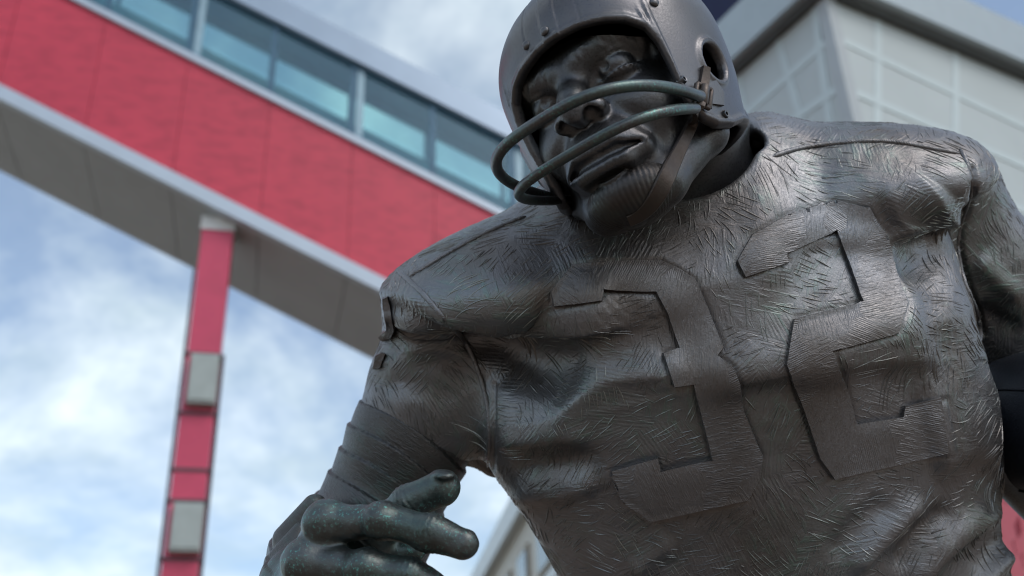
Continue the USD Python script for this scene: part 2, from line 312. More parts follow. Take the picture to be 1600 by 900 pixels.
# ------------------------------------------------------------------ the pale tower at right
def hdir(vx):                                             # level direction that vanishes at picture column vx on the horizon
    hy = 450 + FPX * math.tan(PITCH)
    v = C(vx, hy, 1.0) @ BAS; v[2] = 0; return v / np.linalg.norm(v)
CT = W(1297, 30, 19.0)                                    # the tower's near corner
d_r = hdir(4134.0); d_l = -np.cross(ZUP, d_r)
if d_l @ np.array([-1, 0.3, 0]) < 0: d_l = -d_l
n_r = np.cross(d_r, ZUP); n_r *= np.sign(n_r @ (EYE - CT)); n_l = np.cross(d_l, ZUP); n_l *= np.sign(n_l @ (EYE - CT))
def st2(px, py, d, n):
    q = on_plane(px, py, CT, n) - CT; return q @ d, q[2]
zb = -CT[2] + 0.0
cop0 = st2(1460, 63, d_r, n_r)[1]; cop1 = st2(1545, 43, d_r, n_r)[1]
LW, RW = 9.5, 16.0
tower = thing('tower', 'pale grey panelled building with a flat grey roof edge behind the right shoulder', 'building', (CT[0], CT[1], 0))
part(tower, 'core', frame_box(CT, d_r, d_l, ZUP, .09, RW, .09, LW, zb, cop1 - .3), 'joint_dark')
part(tower, 'corner_post', frame_box(CT, d_r, d_l, ZUP, -.03, .22, -.03, .22, zb, cop0), 'tower_post')
OV = .38
part(tower, 'coping', frame_box(CT, d_r, d_l, ZUP, -OV, RW, -OV, .08, cop0, cop1), 'tower_coping')
part(tower, 'coping', frame_box(CT, d_r, d_l, ZUP, -OV, .08, .083, LW, cop0, cop1), 'tower_coping')
part(tower, 'roof', frame_box(CT, d_r, d_l, ZUP, .083, RW, .083, LW, cop1 - .28, cop1 - .1), 'tower_coping')
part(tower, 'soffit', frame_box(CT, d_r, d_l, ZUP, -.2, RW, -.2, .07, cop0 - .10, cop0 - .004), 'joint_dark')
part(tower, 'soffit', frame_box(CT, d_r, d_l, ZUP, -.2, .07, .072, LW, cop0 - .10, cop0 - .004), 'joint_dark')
def facade(d, n, lines, width, wpx):
    pos = [LineString([st2(*a, d, n), st2(*b, d, n)]) for a, b in lines]
    face = sbox(.223, zb, width, cop0 - .11)
    strips = []
    for l in pos:
        (x0, y0), (x1, y1) = l.coords; e = np.array([x1 - x0, y1 - y0]); e /= np.hypot(*e)
        strips.append(LineString([np.array([x0, y0]) - e * 40, np.array([x1, y1]) + e * 40]).buffer(wpx, cap_style=2).intersection(face))
    u = unary_union(strips)
    def solid(poly, z0, z1):
        m = trimesh.creation.extrude_polygon(poly, z1 - z0, engine='earcut')
        v = np.array(m.vertices); w = CT + np.outer(v[:, 0], d) + np.outer(v[:, 1], ZUP) + np.outer(v[:, 2] + z0, n)
        m = trimesh.Trimesh(w, m.faces, process=False)
        if m.volume < 0: m.invert()
        return m
    for i, s in enumerate(strips):
        if not s.is_empty: part(tower, 'facade_strip', solid(s, -.02 - .004 * i, .010 + .002 * i), 'tower_strip')
    rest = face.difference(u)
    for gpoly in getattr(rest, 'geoms', [rest]):
        gp = gpoly.buffer(-.003)
        if gp.geom_type == 'Polygon' and gp.area > .02: part(tower, 'facade_panel', solid(gp, -.088, 0.0), 'tower_panel')
facade(d_r, n_r, [((1302, 10), (1330, 195)), ((1372, 30), (1371, 195)), ((1493, 80), (1493, 220)), ((1640, 100), (1648, 300)),
                  ((1318, 65), (1600, 198)), ((1330, 143), (1490, 212)), ((1345, 215), (1600, 330))], RW, .085)
facade(d_l, n_l, [((1215, 62), (1254, 195)), ((1275, 32), (1297, 195)), ((1155, 130), (1180, 260)),
                  ((1282, 74), (1161, 182)), ((1288, 153), (1210, 208))], LW, .085)
board = thing('scoreboard', 'dark navy board standing against the sky behind the helmet', 'scoreboard', W(1120, -40, 34.0))
bx_, by_ = hdir(4134.0), None
bo_ = W(1120, -40, 34.0); bnn = np.cross(bx_, ZUP)
part(board, 'panel', frame_box(bo_, bx_, ZUP, bnn, -2.4, 6, -4, 3.2, -.25, .25), 'navy')
part(board, 'frame', frame_box(bo_, bx_, ZUP, bnn, -2.5, 6.1, 3.203, 3.4, -.3, .3), 'navy')
for sx in (-1.5, 4.5):
    part(board, 'post', frame_box(bo_, bx_, ZUP, bnn, sx, sx + .4, -bo_[2], -4.003, -.2, .2), 'navy')

# ------------------------------------------------------------------ red wall with lettering at lower right
dw = hdir(1387.0); RO = W(1590, 850, 6.5); nw = np.cross(dw, ZUP); nw *= np.sign(nw @ (EYE - RO))
wall = thing('banner_wall', 'red banner with dark lettering at the lower right behind the football', 'banner', RO * [1, 1, 0])
part(wall, 'panel', frame_box(RO, dw, ZUP, nw, -.6, 5.0, -1.6, .42, -.06, 0), 'banner_red')
for sx in (-.5, 1.8, 4.3):
    part(wall, 'post', frame_box(RO, dw, ZUP, nw, sx, sx + .1, -RO[2], .40, -.17, -.063), 'cable_dark')
rd = -dw if np.cross(-dw, ZUP) @ nw > 0 else dw
def lettering(text, px, py, height):
    m = meshkit.text_mesh(text, height, 0.004)
    o = on_plane(px, py, RO, nw); v = np.array(m.vertices)
    m = trimesh.Trimesh(o + np.outer(v[:, 0], rd) + np.outer(v[:, 1], ZUP) + np.outer(v[:, 2] + .003, nw), m.faces, process=False)
    part(wall, 'lettering', m, 'ink')
for a in (('NOT', 1591, 842, .085), ('S', 1573, 789, .085), ('T', 1588, 868, .085), ('T', 1601, 889, .085)): lettering(*a)

# ------------------------------------------------------------------ beige building low between the arm and the body
db = hdir(540.0); QO = W(850, 800, 40.0); nb = np.cross(db, ZUP); nb *= np.sign(nb @ (EYE - QO))
bld = thing('far_building', 'pale far building with a white roof edge and dark windows below the right armpit', 'building', QO * [1, 1, 0])
zr = (on_plane(862, 742, QO, nb) - QO)[2]
part(bld, 'wall', frame_box(QO, db, ZUP, nb, -3, 60, -QO[2], zr, -12, 0), 'beige_wall')
part(bld, 'roof_edge', frame_box(QO, db, ZUP, nb, -3.3, 60.3, zr + .003, zr + 1.2, -12.3, .5), 'pale_concrete')
for fl in range(6):
    z1 = zr - 1.2 - fl * 3.2
    part(bld, 'string_course', frame_box(QO, db, ZUP, nb, -3.1, 60.1, z1 - 2.75, z1 - 2.3, .003, .25), 'pale_concrete')
    for k in range(11):
        a = -1.5 + k * 5.2
        f_ = part(bld, 'window', frame_box(QO, db, ZUP, nb, a, a + 2.8, z1 - 2.0, z1, .003, .12), 'brown_wall')
        part(f_, 'pane', frame_box(QO, db, ZUP, nb, a + .2, a + 2.6, z1 - 1.85, z1 - .15, .123, .16), 'dark_glass')

# ------------------------------------------------------------------ sculpting: distance fields -> mesh
f32 = np.float32
def smin(a, b, k):
    h = np.maximum(k - np.abs(a - b), 0) / k; return np.minimum(a, b) - h * h * k * 0.25
def smax(a, b, k): return -smin(-a, -b, k)
def ell(p, c, r, B=None):
    q = p - np.asarray(c, f32)
    if B is not None: q = q @ np.asarray(B, f32).T
    r = np.asarray(r, f32); a = np.sqrt(((q / r) ** 2).sum(1)); b = np.sqrt(((q / r ** 2) ** 2).sum(1))
    return a * (a - 1) / np.maximum(b, 1e-6)
def cone(p, a, b, ra, rb):
    a, b = np.asarray(a, f32), np.asarray(b, f32); d = b - a
    t = np.clip((p - a) @ d / (d @ d), 0, 1)
    return np.sqrt(((p - a - t[:, None] * d) ** 2).sum(1)) - (ra + (rb - ra) * t)
def chain(p, pts, rad, k=0.01):
    o = None
    for i in range(len(pts) - 1):
        d = cone(p, pts[i], pts[i + 1], rad[i], rad[i + 1]); o = d if o is None else smin(o, d, k)
    return o
from concurrent.futures import ThreadPoolExecutor
POOL = ThreadPoolExecutor(4)
def near(p, c, R, fn, m=.085):
    """fn where p lies within m of the ball (c, R), a lower bound elsewhere."""
    o = np.sqrt(((p - np.asarray(c, f32)) ** 2).sum(1)) - f32(R); k = o < m
    if k.any(): o[k] = fn(p[k])
    return o
def sculpt(sdf, lo, hi, h, steps=1, lip=1.6):
    """surface nets over the blocks the surface passes through."""
    n = 8; lo = np.asarray(lo, float); nb = np.ceil((np.asarray(hi) - lo) / (n * h)).astype(int)
    bi = np.stack(np.meshgrid(*[np.arange(k) for k in nb], indexing='ij'), -1).reshape(-1, 3)
    def ev(pts):
        return np.concatenate(list(POOL.map(lambda i: sdf(pts[i:i + 24000].astype(f32)), range(0, len(pts), 24000))))
    dc = ev(lo + (bi + 0.5) * n * h)
    bi = bi[np.abs(dc) < n * h * 0.87 * lip]
    off = np.stack(np.meshgrid(*[np.arange(n + 1)] * 3, indexing='ij'), -1).reshape(-1, 3)
    V = np.concatenate([ev((lo + (b[:, None] * n + off[None]).reshape(-1, 3) * h)) for b in np.array_split(bi, max(1, len(bi) // 1500))]).reshape(-1, n + 1, n + 1, n + 1)
    ins = V < 0
    cnt = sum(ins[:, a:a + n, b:b + n, c:c + n].astype(np.int8) for a in (0, 1) for b in (0, 1) for c in (0, 1))
    B, I, J, K = np.nonzero((cnt > 0) & (cnt < 8))
    corner = {(a, b, c): V[B, I + a, J + b, K + c] for a in (0, 1) for b in (0, 1) for c in (0, 1)}
    acc = np.zeros((len(B), 3)); m = np.zeros(len(B))
    for axis in range(3):
        for a in (0, 1):
            for b in (0, 1):
                k0 = [a, b]; k0.insert(axis, 0); k1 = list(k0); k1[axis] = 1
                v0, v1 = corner[tuple(k0)], corner[tuple(k1)]; x = (v0 < 0) != (v1 < 0)
                t = np.where(x, v0 / np.where(x, v0 - v1, 1), 0)
                pt = np.array(k0, float)[None].repeat(len(B), 0); pt[:, axis] = t
                acc += pt * x[:, None]; m += x
    cell = bi[B] * n + np.stack([I, J, K], 1)
    verts = lo + (cell + acc / m[:, None]) * h
    dim = nb * n + 2
    flat = (cell[:, 0] * dim[1] + cell[:, 1]) * dim[2] + cell[:, 2]
    order = np.argsort(flat); fs = flat[order]
    def find(c):
        q = (c[:, 0] * dim[1] + c[:, 1]) * dim[2] + c[:, 2]; i = np.clip(np.searchsorted(fs, q), 0, len(fs) - 1)
        return np.where(fs[i] == q, order[i], -1)
    faces = []
    for axis in range(3):
        e = [0, 0, 0]; e[axis] = 1
        v0, v1 = corner[(0, 0, 0)], corner[tuple(e)]; x = (v0 < 0) != (v1 < 0)
        c = cell[x]; o1 = np.zeros(3, int); o2 = np.zeros(3, int); o1[(axis + 1) % 3] = 1; o2[(axis + 2) % 3] = 1
        q = np.stack([find(c), find(c - o1), find(c - o1 - o2), find(c - o2)], 1)
        q[v0[x] > 0] = q[v0[x] > 0][:, ::-1]
        q = q[(q >= 0).all(1)]
        faces += [q[:, [0, 1, 2]], q[:, [0, 2, 3]]]
    faces = np.vstack(faces)
    for _ in range(steps):                                # pull the vertices onto the surface
        d0 = ev(verts); e = h * 0.5
        gr = np.stack([ev(verts + np.eye(3)[k] * e) - d0 for k in range(3)], 1) / e
        mv = gr * (d0 / np.maximum((gr ** 2).sum(1), 0.15))[:, None]
        L = np.linalg.norm(mv, axis=1, keepdims=True); verts = verts - mv * np.minimum(1, h * 0.6 / np.maximum(L, 1e-9))
    return verts, faces
def vnormals(v, f):
    n = np.zeros_like(v); fn = np.cross(v[f[:, 1]] - v[f[:, 0]], v[f[:, 2]] - v[f[:, 0]])
    for k in range(3): np.add.at(n, f[:, k], fn)
    return n / np.maximum(np.linalg.norm(n, axis=1, keepdims=True), 1e-12)
def pix(v): return np.stack([800 + v[:, 0] / v[:, 2] * FPX, 450 - v[:, 1] / v[:, 2] * FPX], 1)
def sstep(x, a, b):
    t = np.clip((x - a) / (b - a), 0, 1); return t * t * (3 - 2 * t)

# ------------------------------------------------------------------ the head's own frame (x: his left, y: up, z: out of the face)
_r, _Y, _P = [math.radians(a) for a in (28, 28, 16)]
_ey = np.array([-math.sin(_r), math.cos(_r), 0]); _ex = np.array([math.cos(_r), math.sin(_r), 0]); _q = -math.sin(_Y) * _ex + math.cos(_Y) * np.array([0, 0, -1.])
HM = np.array([math.cos(_Y) * _ex + math.sin(_Y) * np.array([0, 0, -1.]), math.cos(_P) * _ey - math.sin(_P) * _q, math.cos(_P) * _q + math.sin(_P) * _ey])
HC = C(968, 112, 1.64)
def head(p): return (p - HC.astype(f32)) @ HM.T.astype(f32)
def unhead(l): return HC + np.asarray(l, float) @ HM
XF = -0.018
def squash(q):
    q = q.copy(); k = q[:, 1] < -.055; q[k, 1] = -.055 + (q[k, 1] + .055) * f32(1.075); return q
def mirror(q):
    q = squash(q); return np.concatenate([np.abs(q[:, :1] - f32(XF)), q[:, 1:]], 1)

def face_sdf(p):
    l = head(p); q = mirror(l); x, y, z = q[:, 0], q[:, 1], q[:, 2]
    d = ell(q, (0, -.05, .01), (.132, .17, .148))                                   # skull
    d = smin(d, ell(q, (0, -.01, .06), (.115, .075, .115)), .03)                     # forehead
    d = smin(d, ell(q, (.062, -.118, .092), (.058, .055, .062)), .03)                # cheek bone
    d = smin(d, ell(q, (0, -.165, .085), (.088, .085, .085)), .03)                   # mouth and jaw mass
    d = smin(d, chain(q, [(.112, -.08, .0), (.106, -.175, .015), (.045, -.245, .105), (0, -.252, .125)], (.03, .034, .034, .04), .02), .03)
    d = smin(d, ell(q, (0, -.172, .135), (.066, .052, .060)), .025)
    d = smax(d, -ell(q, (.056, -.053, .190), (.036, .023, .034)), .02)               # eye socket
    d = smin(d, chain(q, [(.105, -.026, .114), (.070, -.008, .146), (.018, -.028, .168)], (.013, .014, .014), .02), .03)   # brow
    lid = ell(q, (.058, -.051, .127), (.040, .032, .0395))
    eye = ell(q, (.058, -.051, .129), (.031, .028, .0325))
    eye = smax(eye, -ell(q, (.053, -.052, .164), (.0105, .0105, .007)), .002)          # iris cut
    upper = smax(lid, (-.0385 - y + .26 * np.abs(x - .056)), .003)
    lower = smax(lid, (y + .067 - .12 * (x - .05)), .003)
    d = smin(d, upper, .006); d = smin(d, lower, .007); d = smin(d, eye, .002)
    d = smin(d, chain(q, [(0, -.045, .163), (0, -.085, .188), (0, -.104, .203)], (.018, .020, .0225), .015), .02)   # nose
    d = smin(d, ell(q, (.026, -.113, .181), (.018, .016, .023)), .012)
    d = smin(d, ell(q, (0, -.121, .200), (.010, .013, .02)), .012)
    d = smax(d, -ell(q, (.022, -.129, .196), (.0125, .017, .014)), .006)             # nostril
    d = smax(d, -chain(q, [(.050, -.122, .168), (.078, -.165, .150), (.088, -.200, .125)], (.003, .004, .002), .01), .022)  # cheek fold
    d = smax(d, -chain(q, [(.0, -.140, .205), (.0, -.165, .205)], (.004, .006), .01), .012)
    d = smin(d, chain(q, [(0, -.176, .180), (.026, -.173, .176), (.058, -.186, .147)], (.008, .008, .004), .01), .022)      # upper lip
    d = smin(d, chain(q, [(0, -.207, .180), (.030, -.204, .173), (.052, -.191, .150)], (.0145, .0135, .006), .01), .022)      # lower lip
    d = smax(d, -chain(q, [(0, -.190, .196), (.034, -.188, .186), (.058, -.187, .156)], (.0065, .006, .003), .01), .010)    # mouth line
    d = smax(d, -chain(q, [(0, -.226, .185), (.03, -.224, .176)], (.005, .003), .01), .018)
    d = smin(d, ell(q, (0, -.250, .125), (.052, .036, .048)), .02)                   # chin
    b = d < .02
    if b.any():                                                                       # eyebrow hairs, roughly modelled
        w = np.exp(-(((y[b] + .021 + .1 * (x[b] - .05)) / .013) ** 2)) * sstep(z[b], .10, .14) * sstep(x[b], .012, .03)
        d[b] -= w * .0025 * (meshkit.noise(np.stack([x[b] * 220, (y[b] + .6 * x[b]) * 90, z[b] * 60], 1)) - .2).astype(f32)
    return d
HANDJ = dict(
    index=([(512, 818, 1.37), (600, 814, 1.335), (672, 832, 1.315), (724, 850, 1.305)], (.0262, .0220, .0225, .0198)),
    middle=([(482, 880, 1.36), (575, 890, 1.32), (640, 901, 1.31), (682, 922, 1.315)], (.029, .024, .0235, .020)),
    ring=([(468, 935, 1.38), (560, 962, 1.33), (622, 985, 1.33), (650, 1010, 1.345)], (.030, .026, .024, .021)),
    little=([(470, 985, 1.41), (545, 1022, 1.37), (590, 1050, 1.37), (608, 1072, 1.385)], (.026, .022, .020, .018)),
    thumb=([(505, 905, 1.45), (578, 838, 1.42), (640, 785, 1.40), (690, 762, 1.395)], (.036, .030, .0235, .0255)))
ARM_A, ARM_B = C(708, 540, 1.87), C(568, 850, 1.86)
def hand_sdf(p):
    wrist = C(468, 925, 1.50)
    p = p + (.0022 * (meshkit.noise(p * 42.0, 3)[:, None] - .5) + .0012 * (meshkit.noise(p * 110.0, 8)[:, None] - .5)).astype(f32)
    d = None
    for nme, (pts, rad) in HANDJ.items():
        P3 = [C(*a) for a in pts]
        P4, R4 = [P3[0]], [rad[0]]
        for j in range(3): P4 += [P3[j] * .5 + P3[j + 1] * .5, P3[j + 1]]; R4 += [(rad[j] + rad[j + 1]) * .5 * .85, rad[j + 1]]
        e = chain(p, P4, R4, .012)
        for j in (1, 2):                                                             # skin folds over each joint
            ax = P3[j + 1] - P3[j - 1]; ax = (ax / np.linalg.norm(ax)).astype(f32); t = (p - P3[j].astype(f32)) @ ax
            e = e + (.0011 * np.cos(t * 900) * np.exp(-(t / .010) ** 2) * np.exp(-((np.abs(e)) / .01) ** 2)).astype(f32)
        if nme != 'thumb':
            e = smin(e, cone(p, wrist, P3[0], .038, rad[0] + .002), .02)
            for j in (0, 1): e = smin(e, ell(p, P3[j] - np.array([.004, -.004, .008]), (rad[j] * .92,) * 3), .012)
        d = e if d is None else smin(d, e, .013)
    d = smin(d, cone(p, wrist, C(540, 905, 1.42), .05, .04), .03)
    d = smin(d, cone(p, C(560, 872, 1.42), C(650, 862, 1.425), .026, .014), .012)
    a = ell(p, C(694, 743, 1.380), (.015, .006, .014)); d = smin(d, a, .006)         # thumb nail
    return d
SAW = [0.0, .055, .115, .175, .235]
def arm_sdf(p):
    ax = (ARM_B - ARM_A); L = np.linalg.norm(ax); ax = (ax / L).astype(f32)
    d = chain(p, [ARM_A, ARM_A * .5 + ARM_B * .5, ARM_B], (.104, .107, .110), .02)
    d = smin(d, chain(p, [ARM_B, C(505, 880, 1.66), C(468, 915, 1.52)], (.104, .082, .056), .03), .04)
    q = p - ARM_A.astype(f32); s = q @ ax
    px = q[:, 0] * (-ax[1]) + q[:, 1] * ax[0]
    s2 = s - .17 * px - .25 * px * px / .12                               # bandage turns sag round the arm
    ph = (s2 - .105) / .046; fr = ph - np.floor(ph)
    d = d - (.0055 * (1 - fr) * sstep(s2, .08, .105)).astype(f32)
    cuff = np.full(len(p), 9, f32)
    for a, b, r, rr in ((C(448, 842, 1.60), C(492, 792, 1.60), .022, .020), (C(432, 878, 1.55), C(470, 830, 1.57), .016, .014)):
        cuff = np.minimum(cuff, cone(p, a, b, r, rr))
    return smin(d, cuff, .012)
def body_sdf(p):
    d = near(p, unhead((-.018, -.09, .06)), .23, face_sdf)
    d = smin(d, chain(p, [C(1034, 180, 1.72), C(1054, 300, 1.84)], (.108, .120), .02), .035)        # neck
    d = smin(d, chain(p, [C(1076, 200, 1.75), C(1112, 300, 1.79)], (.066, .076), .02), .05)          # side of the neck
    d = smin(d, chain(p, [C(1150, 190, 1.74), C(1060, 330, 1.72)], (.018, .026), .02), .035)        # neck muscle
    d = smin(d, chain(p, [C(1082, 215, 1.78), C(1160, 310, 1.92)], (.070, .050), .02), .05)          # trapezius
    d = smin(d, chain(p, [C(1062, 300, 1.84), C(1110, 450, 1.9), C(1180, 760, 1.9)], (.11, .13, .13), .02), .03)
    d = smin(d, cone(p, C(1090, 440, 1.9), ARM_A, .10, .10), .05)
    d = smin(d, chain(p, [C(1110, 430, 1.92), C(1480, 370, 2.0), C(1640, 600, 2.06)], (.08, .08, .095), .02), .05)
    d = smin(d, chain(p, [C(1640, 600, 2.06), C(1770, 880, 2.0), C(1560, 712, 1.82)], (.098, .090, .048), .03), .03)
    d = smin(d, near(p, C(570, 720, 1.80), .42, arm_sdf), .02)
    d = smin(d, near(p, C(580, 900, 1.39), .24, hand_sdf), .022)
    return d

# ------------------------------------------------------------------ jersey
TA = math.radians(14); TO = C(1110, 520, 1.85)
TB = np.array([[math.cos(TA), math.sin(TA), 0], [-math.sin(TA), math.cos(TA), 0], [0, 0, 1]])
def uv_at(px, py, d=1.85): return (TB @ (C(px, py, d) - TO))[:2]
Ls = np.array([uv_at(*a) for a in ((960, 1075), (905, 975), (872, 900), (852, 862), (833, 828), (812, 795), (790, 764), (772, 742), (748, 690), (728, 600), (730, 520), (780, 450), (860, 385))])
Rs = np.array([uv_at(*a) for a in ((1650, 1075), (1602, 965), (1580, 900), (1568, 868), (1558, 830), (1555, 780), (1560, 732), (1556, 690), (1543, 640), (1526, 585), (1510, 530), (1492, 450), (1480, 380), (1470, 300), (1400, 240))])
vv = np.linspace(-.62, .36, 60)
from scipy.ndimage import gaussian_filter1d, median_filter
Lu = gaussian_filter1d(np.interp(vv, Ls[:, 1], Ls[:, 0]), 1.2); Ru = gaussian_filter1d(np.interp(vv, Rs[:, 1], Rs[:, 0]), 1.2)
bz = np.interp(vv, [-.62, -.45, -.25, -.05, .1, .25, .36], [.22, .215, .235, .26, .24, .19, .13])
wz = np.interp(vv, [-.62, -.45, -.25, -.05, .1, .25, .36], [.03, .02, .000, -.020, .030, .115, .165])
def torso_sdf(p):
    q = (p - TO.astype(f32)) @ TB.T.astype(f32); u, v, w = q[:, 0], q[:, 1], q[:, 2]
    l = np.interp(v, vv, Lu).astype(f32); r = np.interp(v, vv, Ru).astype(f32); b = np.interp(v, vv, bz).astype(f32); w0 = np.interp(v, vv, wz).astype(f32)
    a = (r - l) / 2; c = (r + l) / 2
    k = (np.abs((u - c) / a) ** 2.15 + np.abs((w - w0) / b) ** 2.15) ** (1 / 2.15)
    d = (k - 1) * np.minimum(a, b) * .9
    d = smax(d, v - .27, .08); return smax(d, -.60 - v, .05)
def rotz(deg):
    a = math.radians(deg); return np.array([[math.cos(a), math.sin(a), 0], [-math.sin(a), math.cos(a), 0], [0, 0, 1]])
def pad(p, c, r, deg, inner, lean=.12, n=2.6):
    q = (p - c.astype(f32)) @ rotz(deg).T.astype(f32); q[:, 1] /= 1 + f32(.20) * np.clip(q[:, 0] * inner / r[0], -1, 1); q[:, 2] -= f32(.85) * q[:, 1] + f32(lean) * np.maximum(q[:, 0] * inner + f32(.02), 0); q = np.abs(q) / np.asarray(r, f32)
    k = (q ** f32(n)).sum(1) ** (1 / n); return (k - 1) * min(r) * .95
def jersey_sdf(p):
    d = torso_sdf(p)
    d = smin(d, chain(p, [C(900, 420, 1.86), C(1060, 370, 1.84), C(1225, 335, 1.88)], (.13, .11, .095), .05), .06)
    # sleeves
    d = smin(d, chain(p, [C(714, 500, 1.88), C(680, 606, 1.87), C(655, 655, 1.865)], (.118, .117, .108), .03), .05)
    d = smin(d, chain(p, [C(1472, 318, 1.96), C(1522, 425, 2.0), C(1592, 560, 2.05)], (.110, .122, .112), .03), .05)
    d = smin(d, chain(p, [C(690, 690, 1.90), C(735, 700, 1.90), C(768, 724, 1.90)], (.03, .022, .020), .02), .03)
    # shoulder pads under the cloth
    qx = pix(p)[:, 0]; kl = (.036 + .15 * sstep(qx, 760, 940)).astype(f32); kr = (.050 + .11 * (1 - sstep(qx, 1180, 1300))).astype(f32)
    d = smin(d, pad(p, C(802, 414, 1.84), (.245, .098, .222), 18, 1), kl)
    d = smin(d, pad(p, C(1340, 272, 1.88), (.216, .098, .208), 4, -1, .04), kr)
    # neck opening
    nk = chain(p, [C(1040, 120, 1.62), C(1060, 262, 1.80), C(1075, 330, 1.86)], (.16, .125, .10), .03)
    d = smax(d, -nk, .012)
    d = smax(d, -chain(p, [C(1186, 252, 1.95), C(1182, 250, 1.84), C(1165, 225, 1.72)], (.019, .018, .03), .01), .01)
    # sleeve mouths
    d = smax(d, -cone(p, C(655, 655, 1.865), C(572, 830, 1.86), .095, .10), .004)
    return d
RIDGES = [  # picture polyline, height, reach above, reach below (pixels)
    ([(575, 452), (640, 470), (700, 490), (770, 503), (850, 512), (930, 512), (1000, 500)], .030, 70, 11),
    ([(690, 512), (770, 540), (860, 560), (940, 560)], -.020, 30, 45),
    ([(1380, 372), (1432, 359), (1472, 340), (1502, 308)], .028, 60, 10),
    ([(1390, 420), (1450, 405), (1490, 380)], -.016, 40, 30),
    ([(1205, 385), (1262, 372), (1330, 378), (1400, 388)], .010, 60, 16),
    ([(1085, 592), (1180, 582), (1250, 572), (1330, 562), (1420, 556), (1500, 560)], .016, 130, 22),
    ([(860, 668), (905, 622), (945, 600), (1000, 590), (1085, 592)], .018, 40, 20),
    ([(760, 560), (850, 590), (900, 640)], -.012, 40, 40),
    ([(770, 690), (830, 688), (880, 682), (925, 690)], .012, 26, 14),
    ([(790, 735), (870, 728), (950, 715)], -.014, 22, 22),
    ([(790, 775), (850, 772), (900, 762), (940, 748)], .014, 26, 16),
    ([(620, 560), (680, 545), (740, 560), (765, 600)], .016, 40, 16),
    ([(575, 610), (640, 600), (720, 640)], -.008, 20, 26),
    ([(1330, 910), (1370, 850), (1420, 800), (1450, 770)], .018, 20, 14),
    ([(1290, 880), (1340, 820), (1400, 775)], -.010, 20, 20),
    ([(1420, 930), (1470, 860), (1530, 812), (1570, 792)], .022, 22, 16),
    ([(1390, 900), (1440, 830), (1500, 790)], -.012, 18, 18),
    ([(1520, 940), (1560, 880), (1596, 850)], .020, 18, 14),
    ([(990, 905), (1020, 870), (1060, 850)], .008, 20, 16),
    ([(1440, 330), (1452, 420), (1462, 520), (1490, 600)], -.010, 30, 30),
    ([(1440, 706), (1500, 694), (1566, 690)], .026, 130, 40),
    ([(1520, 400), (1560, 440), (1600, 470)], .012, 20, 16),
    ([(1525, 470), (1560, 500), (1600, 510)], -.010, 16, 20),
]
SEAMS = [  # raised piping and sewn edges
    ([(822, 338), (780, 355), (738, 375), (690, 402), (640, 432)], .006, 5),
    ([(612, 413), (632, 432), (660, 458), (690, 492), (720, 525), (746, 575), (760, 625), (765, 690), (762, 730)], .006, 5.5),
    ([(1206, 246), (1240, 234), (1285, 226), (1330, 222), (1382, 221), (1440, 229), (1500, 240)], .006, 4.5),
    ([(1500, 232), (1514, 268), (1516, 300), (1502, 345), (1497, 395), (1508, 444), (1524, 484), (1531, 522), (1524, 545)], .006, 5),
]
CREASE = [([(1519, 262), (1521, 300), (1507, 347), (1502, 395), (1513, 444), (1529, 484), (1536, 520)], -.009, 4),
          ([(769, 600), (771, 660), (768, 735)], -.005, 4)]
THREE = [(862, 456), (895, 415), (945, 410), (1031, 408), (1058, 420), (1085, 437), (1105, 482), (1129, 543), (1120, 557), (1127, 562), (1145, 575), (1155, 600), (1160, 640), (1178, 685), (1190, 712), (1186, 745), (1168, 780), (1090, 797), (1018, 813), (975, 785), (956, 735), (1027, 715), (1031, 736), (1113, 717), (1098, 660), (1083, 600), (1053, 604), (1036, 552), (1061, 545), (1043, 490), (1025, 456), (941, 454), (940, 470), (867, 479)]
TWO = [(1152, 408), (1175, 368), (1230, 337), (1305, 314), (1355, 326), (1385, 372), (1398, 425), (1416, 475), (1401, 521), (1298, 549), (1322, 608), (1336, 662), (1408, 652), (1412, 635), (1468, 621), (1480, 707), (1400, 725), (1303, 747), (1280, 715), (1255, 640), (1228, 570), (1240, 500), (1347, 474), (1325, 410), (1306, 361), (1262, 380), (1225, 398), (1230, 410), (1164, 433)]
def poly_dist(q, pts, n=60):
    c = spline(np.array(pts, float), n) if n > 0 else np.array(Polygon(pts).segmentize(2.0).exterior.coords); n = len(c)
    from scipy.spatial import cKDTree
    d, i = cKDTree(c).query(q)
    t = np.gradient(c, axis=0); t /= np.linalg.norm(t, axis=1, keepdims=True)
    e = q - c[i]; side = t[i, 0] * e[:, 1] - t[i, 1] * e[:, 0]                        # > 0: below the line drawn left to right
    along = (e * t[i]).sum(1); end = np.where((i == 0) | (i == n - 1), np.abs(along), 0)
    return d, side, i / (n - 1), end
def relief(v, nrm):
    q = pix(v); view = v / np.linalg.norm(v, axis=1, keepdims=True)
    front = sstep(-(nrm * view).sum(1), .02, .25)
    o = np.zeros(len(v))
    for pts, h, wa, wb in RIDGES:
        d, side, s, end = poly_dist(q, pts)
        w = np.where(side > 0, wb, wa); fade = np.clip(np.minimum(s, 1 - s) / .22, 0, 1); fade = fade * fade * (3 - 2 * fade)
        o += h * np.exp(-(d / w) ** 2) * (0.15 + .85 * fade)
    for pts, h, w in CREASE:
        d, side, s, end = poly_dist(q, pts, 160); o += h * np.exp(-(d / w) ** 2 * 1.2) * (end < 3)
    for pts in (THREE, TWO):
        d, side, s, end = poly_dist(q, pts, 0); o -= .0025 * np.exp(-(d / 3.8) ** 2)
    big = meshkit.fbm(v * 9.0, 3, 5) - .5
    o += .004 * big + .0025 * (meshkit.fbm(v * 38.0, 2, 9) - .5)
    return o * front

